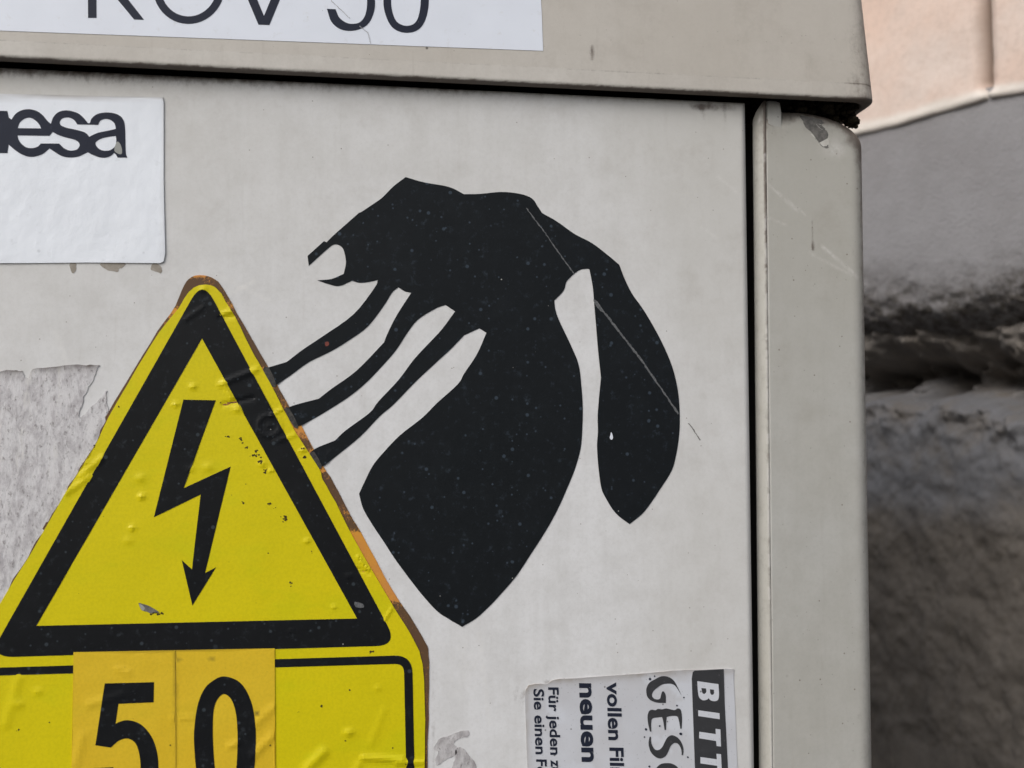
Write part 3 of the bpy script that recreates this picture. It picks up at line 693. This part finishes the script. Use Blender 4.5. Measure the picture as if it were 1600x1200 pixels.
# ------------------------------------------------------------------ warning sign
sgn = thing('warning_sign', 'yellow warning sticker with black triangle and lightning bolt over an older orange one', 'warning sign', tuple(at(310, 1200, -.0008)))
bubbles = [(302, 604, 9, .45), (275, 632, 8, .4), (220, 747, 13, .3), (222, 776, 9, .55), (207, 825, 8, .45), (325, 730, 14, .3), (298, 733, 9, .25), (545, 1144, 12, .5), (480, 845, 8, .35), (522, 948, 7, .3), (410, 725, 8, .35), (424, 735, 7, .35), (370, 640, 10, .35), (318, 452, 10, .3), (455, 985, 7, .2), (545, 900, 8, .25), (105, 760, 10, .3), (135, 722, 10, .3), (200, 845, 12, .2), (590, 1075, 8, .2), (60, 1080, 12, .25), (30, 1100, 14, .3)]
creases = [(345, 600, 400, 578, 5, .4), (350, 632, 395, 622, 4, -.35), (362, 622, 350, 600, 4, .35), (480, 1200, 505, 1175, 8, .6), (568, 1183, 628, 1186, 5, .55), (620, 1192, 664, 1190, 4, .4), (560, 1195, 545, 1230, 6, .3), (128, 742, 160, 715, 5, .35), (105, 770, 140, 745, 5, .35), (318, 480, 290, 500, 4, .2), (350, 490, 372, 483, 4, .35), (345, 497, 375, 493, 4, -.3), (600, 1110, 580, 1160, 6, .15), (30, 1060, 10, 1130, 8, .25), (460, 680, 430, 690, 4, .25), (470, 705, 500, 690, 3, .3), (440, 640, 425, 648, 3, .3), (560, 870, 575, 890, 3, .4), (575, 895, 560, 890, 3, -.3), (612, 950, 600, 970, 3, .25)]
def sign_h(x, z):
    px, py = proj(x, 0 * x, z); h = .00012 * fbm(px / 40, py / 40, 3)
    for (cx, cy, r, a) in bubbles: h = h + a * .0014 * np.exp(-(((px - cx) * 1.0) ** 2 + ((py - cy) * 1.25) ** 2) / (r * .62) ** 2)
    for (ax, ay, bx, by, w, a) in creases:
        t = np.clip(((px - ax) * (bx - ax) + (py - ay) * (by - ay)) / ((bx - ax) ** 2 + (by - ay) ** 2), 0, 1)
        h = h + a * .0013 * np.exp(-((px - ax - t * (bx - ax)) ** 2 + (py - ay - t * (by - ay)) ** 2) / w ** 2)
    d = np.hypot(px - 421, (py - 665) * 1.05); h = h + .00035 * np.exp(-((d - 17) / 4) ** 2) + .00025 * np.exp(-(d / 4) ** 2)
    return h
def orange_grime(x, z):
    px, py = proj(x, 0 * x, z)
    t = py
    prof = np.interp(t, [425, 445, 460, 480, 490, 570, 576, 602, 610, 640, 665, 672, 700, 705, 728, 735, 740, 790, 795, 825, 835, 935, 945, 1010, 1020, 1060, 1200], [.2, .8, .75, .4, .7, .85, .05, .1, .8, .5, .1, .1, .9, .2, .2, .2, .7, .85, .5, .8, .05, .08, .7, .95, .8, .75, .65])
    prof = np.where(px < 318, np.interp(t, [430, 440, 470, 485, 520, 1000], [.1, .7, .6, .1, .5, .55]), prof)
    return np.clip(prof + np.where(px < 318, .38, .12) * (prof > .15), 0, 1.3)
def spike_grime(x, z):
    px, py = proj(x, 0 * x, z); g = 0 * px
    g = g + .35 * np.exp(-((py - 1098) / 9) ** 2) * 0
    return np.clip(g, 0, 1)
orange = smooth([(317, 430), (300, 433), (288, 446), (274, 478), (246, 518), (211, 575), (166, 651), (143, 699), (96, 774), (53, 850), (22, 902), (-6, 948), (-42, 1012), (-53, 1045), (-54, 1220), (-53, 1480, 1), (669, 1480, 1), (668, 1200), (669.5, 1125), (670.5, 1050), (669, 1016), (664, 1003), (640, 962.5), (615, 925), (575, 852), (542, 794), (522, 755), (502.5, 724), (470, 664), (447.5, 628), (417.5, 571), (400, 541), (370, 489), (351, 454), (336, 436)], 3)
sheet('backing', [xz(ragged(orange, .5))], M_orange, sgn, 0, .0003, .0016, None, {'grime': orange_grime})
yel = smooth([(317, 445), (303, 450), (292, 461), (279, 482), (250, 519), (215, 575), (170, 652), (147, 700), (100, 775), (57.5, 850), (26, 901), (-2, 948), (-38, 1012), (-48, 1045), (-48, 1220), (-47, 1474, 1), (662, 1474, 1), (663.5, 1200), (664, 1125), (662.5, 1062), (659.5, 1035), (651, 1008), (632.5, 976), (612.5, 944), (579, 887), (550, 836), (525, 786), (504, 748), (498, 731), (462.5, 676), (444, 641), (411, 578), (392, 545), (367, 494), (352, 470), (343, 455), (332, 447)], 3)
sheet('panel', [xz(ragged(yel, .45))], M_yellow, sgn, .0001, .0006, .0012, sign_h, {'grime': spike_grime})
tri_o = arc_corner([(317, 437), (622, 1008), (-17, 1027)], [20, 22, 22], 8)
tri_i = [(316, 529), (558, 966), (57.5, 977.5)]
sheet('triangle_band', [xz(tri_o)], M_ink, sgn, .0005, .00072, .0012, sign_h, None, [xz(tri_i)])
bolt = [(287, 624.5), (337.5, 625.5), (287.5, 762.5), (360.7, 728.8), (320.8, 895), (338, 886), (301, 945.7), (284.4, 874.8), (300.4, 889.4), (304.8, 850), (314, 772.5), (241, 808)]
sheet('lightning_bolt', [xz(bolt)], M_ink, sgn, .0005, .00072, .0012, sign_h)
fr_o = arc_corner([(644, 1023), (647.5, 1200), (646, 1460), (-34, 1460), (-33, 1200), (-30, 1043.5)], [28, 0, 24, 24, 0, 26], 7)
fr_i = arc_corner([(631, 1036.5), (634.5, 1200), (633, 1447), (-21, 1447), (-20, 1200), (-17, 1055.5)], [14, 0, 12, 12, 0, 13], 7)
sheet('frame_line', [xz(fr_o)], M_ink, sgn, .0005, .00072, .0014, sign_h, None, [xz(fr_i)])
def flake(name, pts, mat, parent, y0, h, hf=None): return sheet(name, [xz(smooth(pts, 2))], mat, parent, y0, h, None, hf)
flake('scuff', [(217, 942), (222, 943), (230, 945), (240, 950), (250, 957), (241, 956), (236, 958), (230, 955), (222, 953)], M_chip, sgn, .0005, .00075, sign_h)
flake('scuff', [(218, 943), (223, 945), (227, 950), (224, 954), (220, 949)], M_grey, sgn, .0005, .00082, sign_h)
flake('scuff', [(554, 940), (567, 943), (568, 949), (556, 948)], M_scr, sgn, .0005, .0009, sign_h)

def specks(parent, spots, mat, h, hf):
    V = []; F = []
    for (cx, cy, rx, ry) in spots:
        for _ in range(max(1, int(rx * ry / 3.5))):
            ax, ay = cx + random.gauss(0, rx * .45), cy + random.gauss(0, ry * .45); r = random.uniform(.6, 2.2) * min(1.0, .4 + min(rx, ry) / 5); n = 7; i0 = len(V)
            for k in range(n):
                q = at(ax + r * random.uniform(.6, 1.4) * math.cos(k * 6.283 / n), ay + r * random.uniform(.5, 1.2) * math.sin(k * 6.283 / n))
                V.append((q[0], -(h + float(hf(np.array([q[0]]), np.array([q[2]]))[0])), q[2]))
            F.append(tuple(range(i0, i0 + n))[::-1])
    o = mesh_obj('grime_specks', V, F, mat, parent); o['kind'] = 'stuff'; return o
M_speck = simple('brown_speck', (.035, .026, .008), (.07, .05, .015), 900, .9)
specks(sgn, [(357, 682, 4, 3), (376, 686, 4, 5), (378, 690, 3, 3), (385, 700, 6, 3), (400, 711, 8, 4), (407, 719, 5, 5), (401, 706, 5, 3), (415, 734, 4, 6), (419, 788, 5, 3), (428, 794, 5, 2), (445, 812, 5, 6), (445, 810, 4, 5), (486, 865, 3, 3), (453, 911, 3, 5), (472, 700, 4, 4), (475, 716, 4, 4), (474, 729, 2, 3), (581, 1018, 4, 3), (468, 1113, 5, 2), (505, 1101, 3, 3), (124, 926, 3, 2), (80, 1130, 3, 2), (148, 700, 2, 7), (186, 636, 3, 4), (27, 1140, 3, 3), (540, 1158, 2, 2), (614, 1167, 2, 2), (420, 864, 3, 2), (240, 957, 10, 4), (250, 958, 8, 3), (380, 785, 5, 3), (548, 1078, 2, 2), (358, 878, 2, 3)], M_speck, .00064, sign_h)

# ---- amber number stickers on the sign
def number_sticker(label, quad, digit, hole=None):
    t = thing('number_sticker', label, 'sticker', tuple(at(sum(p[0] for p in quad) / 4, max(p[1] for p in quad), -.001)), 'amber number stickers')
    sheet('panel', [xz(quad)], M_amber, t, .0004, .00085, .0016, lambda x, z: sign_h(x, z) + amber_h(x, z), {'grime': amber_grime})
    sheet('digit', [xz(smooth(digit, 4))], M_ink, t, .0008, .00097, .0016, lambda x, z: sign_h(x, z) + amber_h(x, z), None, [xz(smooth(hole, 4))] if hole else [])
def amber_h(x, z):
    px, py = proj(x, 0 * x, z); h = .00018 * fbm(px / 30, py / 22, 3)
    for (ax, ay, bx, by, w, a) in ((395, 1180, 425, 1150, 7, .4), (140, 1100, 190, 1085, 7, .25), (300, 1120, 270, 1122, 5, .2), (360, 1165, 372, 1160, 5, .3), (400, 1130, 428, 1105, 7, .3), (185, 1045, 200, 1050, 6, .25), (130, 1150, 120, 1190, 8, .25)):
        t = np.clip(((px - ax) * (bx - ax) + (py - ay) * (by - ay)) / ((bx - ax) ** 2 + (by - ay) ** 2), 0, 1)
        h = h + a * .0013 * np.exp(-((px - ax - t * (bx - ax)) ** 2 + (py - ay - t * (by - ay)) ** 2) / w ** 2)
    return h
def amber_grime(x, z):
    px, py = proj(x, 0 * x, z); g = .45 * np.exp(-((px - 275) / 1.6) ** 2)
    for cx, cy, r in ((280, 1029, 3), (330, 1029, 3), (402, 1113, 2), (215, 1095, 2)): g = g + .9 * np.exp(-((px - cx) ** 2 + (py - cy) ** 2) / r ** 2)
    return np.clip(g, 0, 1)
number_sticker('amber sticker with the black number 5, nearer the left edge of the warning sign', [(115.8, 1018.5), (274.5, 1015.3), (277, 1330), (111, 1332)],
    [(164.7, 1067, 1), (241.4, 1065, 1), (240.8, 1096.4, 1), (186, 1098.7, 1), (181.3, 1130, 1), (190, 1126), (203, 1124.5), (221, 1131), (237, 1149), (246, 1174), (248, 1203), (242, 1233), (224, 1258), (196, 1267), (166, 1258), (150, 1234), (147, 1199, 1), (178, 1197.5, 1), (181, 1222), (196, 1236), (213, 1224), (220, 1203), (219, 1180), (213, 1161), (201, 1153), (187, 1156), (174, 1167, 1), (150, 1163.5, 1)])
number_sticker('amber sticker with the black number 0, right beside the number 5', [(275, 1015.3), (429.5, 1012.5), (431.5, 1328), (277.6, 1330)],
    [(351, 1056), (333, 1063), (319, 1077), (309, 1103), (304, 1141), (304.5, 1172), (308, 1205), (318, 1240), (333, 1262), (352, 1269), (373, 1261), (388, 1240), (397, 1205), (400, 1165), (399, 1128), (392, 1093), (376, 1066)],
    [(350, 1083.5), (339, 1094), (334, 1112), (333, 1141), (334, 1170), (337, 1205), (343, 1232), (353, 1241), (363, 1231), (369, 1205), (371.5, 1170), (371.5, 1141), (369, 1113), (362, 1092)])

# ------------------------------------------------------------------ black hand sticker
hand = [(633.8, 276.8, 1), (662.5, 285), (701, 292), (725, 303.5, 1), (750, 303), (783.8, 300), (812.5, 303), (831, 310), (840, 322.5), (847, 333, 1), (870, 346), (897.5, 365.5), (925, 380), (950, 399), (967.5, 413.8, 1), (976, 436), (987.5, 459), (1002.5, 480), (1018, 505), (1035, 537), (1050, 572.5), (1059, 610), (1062, 647.5), (1061, 680), (1056, 712.5), (1049, 736), (1032.5, 762.5), (1007, 799), (983.5, 819, 1), (962, 802), (946, 777.5), (939, 760), (934.5, 725), (932.8, 695), (934.2, 675), (933.8, 650), (936, 620), (939, 590, 1), (936.5, 567.5), (933.8, 540), (931, 506), (928, 470), (926, 447.5), (921, 421, 1), (917, 420), (903.8, 423), (886, 438.8), (882.5, 450), (877.5, 458), (866, 469.5, 1), (867.5, 483), (874, 502), (892.5, 541), (904, 570), (908, 600), (910.5, 637.5), (909.5, 675), (907, 702), (897.5, 735), (886, 763), (876, 786), (864, 810), (850, 834), (828, 868), (806, 901), (780, 931), (766, 946), (744, 966), (722, 979.3, 1), (700, 966.5), (682, 954), (655, 923.8), (620, 877.5), (600, 847), (582, 820), (567.5, 795), (561, 771.5, 1), (570, 752), (582.5, 727.5), (600, 706), (625, 680), (660, 652.5), (682.5, 630), (715.5, 600), (725, 583.8), (745, 553.8), (760, 520, 1), (749, 513, 1), (725, 524, 1), (705, 545), (688, 560.5), (650, 596), (615, 632), (593.8, 650), (562.5, 682.5), (522.5, 715), (507, 727, 1), (497, 732, 1), (482, 711, 1), (492.5, 701), (523.8, 688, 1), (540, 672.5), (577.5, 645), (591, 627.5), (622.5, 593.8), (646, 562.5), (667.5, 539), (690, 515), (711, 486.5, 1), (696, 476.5, 1), (680, 482.5), (652.5, 500), (635, 522.5), (617.5, 549), (590, 580), (570, 600), (542.5, 622), (500, 648.8), (472.5, 664, 1), (460, 667.5, 1), (445, 640, 1), (460, 633), (498, 623, 1), (520, 606), (557.5, 578.8), (600, 535, 1), (606, 520), (620, 492.5), (642.5, 457.5, 1), (632, 455), (622.5, 449, 1), (612.5, 457.5), (600, 477.5), (575, 510), (548, 530), (517.5, 548.8), (482.5, 566), (455, 586), (432.5, 601, 1), (425, 603, 1), (411, 576.5, 1), (425, 572.5), (448, 565.5, 1), (475, 545), (505, 525), (552.5, 491), (585, 450), (590.5, 437.5, 1), (577, 440.5), (562.5, 442), (550, 438.8, 1), (530, 447), (512.5, 443.8), (496, 438, 1), (517.5, 436), (537, 428, 1), (540.5, 410), (537, 391), (531, 384), (523, 382), (513, 388), (482.5, 415.5, 1), (480.5, 400, 1), (506, 377, 1), (510.5, 378.5, 1), (520, 368.8), (540, 351), (561, 332.5, 1), (565, 331, 1), (580, 321), (597, 309), (615, 291)]
def hand_h(x, z):
    px, py = proj(x, 0 * x, z)
    d = (px - 411) * .847 - (py - 571) * .531        # distance from the sign's orange border
    return .00035 * (1 - smoothstep(4, 14, d)) + .00004 * fbm(px / 60, py / 60)
hs = thing('hand_sticker', 'large black sticker of a drooping hand in the middle of the door', 'sticker', tuple(at(760, 979, -.0002)))
HS = smooth(hand, 4)
sheet('silhouette', [xz(HS)], M_hand, hs, 0, .00016, .004, hand_h)
def scratch(parent, pts, w, h, mat=M_scr, hf=None, yp=0.0):
    P = []
    for i in range(len(pts) - 1):
        for k in range(14): t = k / 14; P.append((pts[i][0] * (1 - t) + pts[i + 1][0] * t + random.uniform(-.5, .5), pts[i][1] * (1 - t) + pts[i + 1][1] * t + random.uniform(-.5, .5)))
    P.append(pts[-1]); A_, B_ = [], []
    for i, p in enumerate(P):
        a = np.array(P[max(0, i - 1)]); b = np.array(P[min(len(P) - 1, i + 1)]); t = (b - a) / np.linalg.norm(b - a); n_ = np.array([-t[1], t[0]]) * w * random.uniform(.25, .6)
        A_.append(tuple(np.array(p) + n_)); B_.append(tuple(np.array(p) - n_))
    V = []; F = []
    for a, b in zip(A_, B_):
        for q in (a, b):
            c = at(q[0], q[1], yp); V.append((c[0], -(h + (float(hf(np.array([c[0]]), np.array([c[2]]))[0]) if hf else 0)), c[2]))
    for i in range(len(P) - 1): F.append((2 * i, 2 * i + 1, 2 * i + 3, 2 * i + 2))
    return mesh_obj('scratch', V, F, mat, parent)
scratch(hs, [(822, 325), (850, 362), (875, 398), (897, 428)], 2.0, .00024)
scratch(hs, [(928, 470), (943, 487), (968, 519), (1000, 560), (1032, 606), (1060, 647)], 3.2, .00024)
flake('scratch', [(927, 468), (933, 471), (940, 481), (944, 488), (938, 486), (930, 476)], M_scr, hs, .0001, .00025)
flake('drop_mark', [(955, 675), (957.5, 682), (957, 686), (954.5, 687), (952.5, 684), (953.5, 680)], M_plate, hs, .0001, .00028)
flake('red_fleck', [(508, 535), (513, 534), (514, 539), (509, 541)], simple('red_fleck_paint', (.22, .06, .045), (.16, .05, .04), 300), hs, .0001, .00026)
for tip in ([(411, 577), (420, 574), (432, 601), (425, 604)], [(445, 641), (452, 638), (466, 665), (460, 668)], [(483, 711), (491, 706), (503, 728), (497, 732)]):
    flake('worn_tip', tip, simple('dusty_black', (.03, .03, .03), (.085, .08, .072), 700, .8), hs, .0003, .0005 + .00012)
scratch(plate, [(517, 2), (534, 18), (547, 31)], 1.0, .00036, M_crack, lidfn, YF + .003)
scratch(plate, [(562, 43), (575, 54), (577, 62), (579, 71)], 1.1, .00036, M_crack, lidfn, YF + .003)
scratch(cab, [(1075, 661), (1080, 666), (1094, 688)], 1.6, .00003, M_chip)

# ------------------------------------------------------------------ torn paper left from an older sticker
rs = sheet('sticker_residue', [xz([(p[0] + random.uniform(-1.8, 1.8), p[1] + random.uniform(-1.5, 1.5)) for p in smooth([(-80, 590), (0, 580), (34, 579), (37, 586), (44, 590), (53, 576), (100, 572), (150, 570), (152, 577), (146, 592), (133, 615), (126, 640), (124, 652), (140, 640), (158, 620), (166, 612), (168, 640), (166, 652), (150, 690), (120, 740), (90, 790), (50, 860), (22, 905), (-10, 955), (-80, 960)], 5)])], M_residue, None, 0, .00022, .0016, lambda x, z: .00025 * fbm(x * 260, z * 130, 4),
           {'grime': lambda x, z: np.clip(1.2 * np.exp(-np.clip(proj(x, 0 * x, z)[1] - np.interp(proj(x, 0 * x, z)[0], [0, 40, 54, 150], [580, 578, 575, 571]), 0, None) / 4.5) * (.25 + .9 * fbm(x * 220, z * 220)), 0, 1)}, loc=tuple(at(60, 900)))
tag(rs, 'mottled grey torn paper residue left of the warning sign', 'sticker residue')
rs2 = thing('sticker_residue', 'small ragged grey scrap of torn paper at the lower right of the warning sign', 'sticker residue', tuple(at(710, 1200)))
zr = lambda pts: [(p[0] + random.uniform(-.5, .5), p[1] + random.uniform(-.5, .5)) for p in smooth(zoomed(pts, 400, 950, 4), 4)]
grm = {'grime': lambda x, z: .45 * fbm(x * 500, z * 500)}
sheet('scrap', [xz(zr([(1125, 850), (1150, 815), (1200, 800), (1260, 775), (1325, 765), (1330, 800), (1270, 815), (1235, 845), (1250, 870), (1250, 915), (1180, 950), (1130, 985), (1120, 940), (1140, 900), (1110, 880)]))], M_residue, rs2, 0, .00018, .0012, None, grm)
sheet('scrap', [xz(zr([(1250, 880), (1290, 875), (1330, 920), (1370, 970), (1375, 1040), (1250, 1060), (1225, 1010), (1240, 950)]))], M_residue, rs2, 0, .00018, .0012, None, grm)

# ------------------------------------------------------------------ photo-order label, lower right, lettering running downwards
fl = thing('paper_label', 'speckled white paper label with sideways German lettering at the lower right of the door', 'label', tuple(at(985, 1200, -.0003)))
lab = smooth([(820, 1086), (822, 1077, 1), (826, 1070.5, 1), (840, 1068), (855, 1068), (867, 1061.5), (900, 1059.5), (992, 1053), (1047, 1048), (1082, 1046.5), (1130, 1044.5), (1145.5, 1045.5, 1), (1147.5, 1085), (1152, 1200), (1158, 1330, 1), (830, 1335, 1), (824, 1200), (821, 1120)], 3)
def lab_h(x, z):
    px, py = proj(x, 0 * x, z); d = py - np.interp(px, [820, 867, 992, 1082, 1145], [1077, 1061, 1053, 1046, 1045])
    return .00035 * np.exp(-np.clip(d, 0, None) / 5.) * (.2 + .9 * fbm(px / 25, py * 0 + 4)) + .00006 * fbm(px / 20, py / 20)
sheet('paper', [xz(ragged(lab, .45))], M_newsprint, fl, 0, .00025, .0018, lab_h, {'grime': lambda x, z: np.clip(.28 * fbm(x * 90, z * 90) * (fbm(x * 40, z * 40) > .45) + .5 * np.exp(-np.abs(proj(x, 0 * x, z)[0] - 822) / 4.) + .7 * np.exp(-np.abs(proj(x, 0 * x, z)[1] - np.interp(proj(x, 0 * x, z)[0], [820, 867, 992, 1082], [1072, 1063, 1054, 1047])) / 5.) * (.3 + fbm(x * 400, z * 400)), 0, 1)})
K = lambda pts: zoomed(pts, 1000, 1040, 7.5)
bar = [(1080.5, 1060), (1082, 1050), (1085, 1047.5), (1130, 1045.2), (1132, 1100), (1137, 1200), (1142, 1330), (1091, 1332), (1085.5, 1200), (1083, 1130)]
B_o = smooth(K([(668, 180, 1), (915, 215, 1), (921, 300), (920, 365), (905, 402), (870, 414), (825, 404), (801, 378, 1), (778, 398), (730, 402), (692, 372), (676, 310)]), 3)
B_h = [smooth(K([(715, 260, 1), (770, 264, 1), (774, 305), (752, 330), (726, 315)]), 3), smooth(K([(815, 274, 1), (864, 280, 1), (865, 322), (843, 341), (821, 324)]), 3)]
I_o = K([(680, 520), (928, 555), (930, 625), (680, 588)])
T1 = K([(692, 772), (885, 800), (882, 738), (938, 745), (945, 945), (895, 940), (888, 880), (690, 848)])
T2 = K([(705, 1068), (897, 1095), (893, 1030), (945, 1035), (955, 1240), (907, 1236), (900, 1170), (705, 1142)])
sheet('title_bar', [xz(bar)], M_grey_ink, fl, .0002, .0004, .0018, lab_h)
for L, H in ((B_o, B_h), (I_o, []), (T1, []), (T2, [])):
    sheet('letter', [xz(L)], M_newsprint, fl, .0003, .00052, .0018, lab_h, {'grime': lambda x, z: 0 * x}, [xz(h_) for h_ in H])
Gp = smooth(K([(482, 345, 1), (440, 255), (400, 182), (340, 134), (255, 122), (180, 155), (110, 197), (74, 262), (76, 340), (102, 388), (150, 418), (215, 433), (300, 434, 1), (298, 345), (276, 302), (256, 306), (243, 350), (232, 385), (200, 395), (160, 383), (137, 348), (152, 300), (200, 256), (262, 217), (340, 208), (400, 226), (438, 272)]), 3)
Ep = smooth(K([(100, 540), (130, 515), (180, 520), (210, 505), (260, 510), (310, 500), (400, 520), (435, 500), (470, 510), (485, 560), (490, 640), (485, 735, 1), (470, 738, 1), (455, 650), (430, 590), (350, 590), (310, 600, 1), (305, 660), (302, 750, 1), (285, 750, 1), (270, 650), (255, 600, 1), (200, 605), (140, 620), (128, 680), (131, 770, 1), (115, 770, 1), (95, 690), (86, 600)]), 3)
Sp = smooth(K([(126, 830, 1), (110, 834, 1), (98, 900), (106, 960), (130, 1020), (180, 1068), (240, 1085), (298, 1056), (330, 1000), (360, 935), (400, 904), (440, 912), (470, 952), (484, 1000), (485, 1046, 1), (500, 1046, 1), (508, 1000), (500, 940), (472, 880), (430, 835), (370, 813), (320, 840), (290, 890), (260, 950), (222, 984), (180, 985), (150, 950), (130, 900)]), 3)
Cp = smooth(K([(175, 1230), (200, 1185), (245, 1150), (305, 1140), (370, 1146), (430, 1180), (470, 1240), (430, 1260), (390, 1215), (320, 1200), (250, 1220), (215, 1270), (170, 1280)]), 3)
for L in (Gp, Ep, Sp, Cp): sheet('letter', [xz(L)], M_grey_ink, fl, .0002, .0004, .0018, lab_h)
dots = [(115, 155, 16), (168, 122, 9), (512, 372, 9), (432, 467, 11), (230, 705, 10), (68, 745, 14), (50, 835, 9), (475, 797, 18), (558, 1070, 10), (108, 1180, 13)]
for (cx, cy, r) in dots:
    sheet('ink_dot', [xz(K([(cx + r * math.cos(a) * random.uniform(.8, 1.15), cy + r * math.sin(a) * random.uniform(.8, 1.15)) for a in np.linspace(0, 2 * math.pi, 10)[:-1]]))], M_navy, fl, .0002, .0004, None, lab_h)
def text_line(txt, x_base, y_start, y_end, x_drift, cap_px, bold):
    """flat print: built-in font, laid down the label with its baseline on the left; cap_px is the cap height in picture units"""
    cu = bpy.data.curves.new('text', 'FONT'); cu.body = txt; cu.size = 1.0; cu.offset = bold; cu.resolution_u = 4; cu.space_character = 1.0
    ob = bpy.data.objects.new('text', cu); COL.objects.link(ob)
    dg = bpy.context.evaluated_depsgraph_get(); me = ob.evaluated_get(dg).to_mesh()
    P = np.array([v.co[:2] for v in me.vertices]); polys = [tuple(p.vertices) for p in me.polygons]
    ob.evaluated_get(dg).to_mesh_clear(); COL.objects.unlink(ob); bpy.data.objects.remove(ob); bpy.data.curves.remove(cu)
    lo, hi = P[:, 0].min(), P[:, 0].max(); sc = (y_end - y_start) / (hi - lo)
    V = []
    for u, v in P:
        py = y_start + (u - lo) * sc; px = x_base + x_drift * (py - y_start) + v / .73 * cap_px
        py -= (v / .73 * cap_px) * -.02
        q = at(px, py); V.append((q[0], -(.00042 + float(lab_h(np.array([q[0]]), np.array([q[2]]))[0])), q[2]))
    # keep only what lies on the paper
    o = mesh_obj('text_line', V, [p for p in polys], M_navy, fl)
    return o
text_line('Sie einen', 833.5, 1076, 1178, .034, 16.5, .022)
text_line('Fo', 837.8, 1186, 1211, .034, 16.5, .022)
text_line('Für jeden', 856.5, 1073.5, 1179, .034, 16.5, .022)
text_line('zu', 860.5, 1187, 1208, .034, 16.5, .022)
text_line('neuen', 905.5, 1067, 1190, .034, 27, .03)
text_line('vollen', 948, 1065.5, 1156, .034, 22, .026)
text_line('Filme', 952.5, 1167.5, 1241, .034, 22, .026)
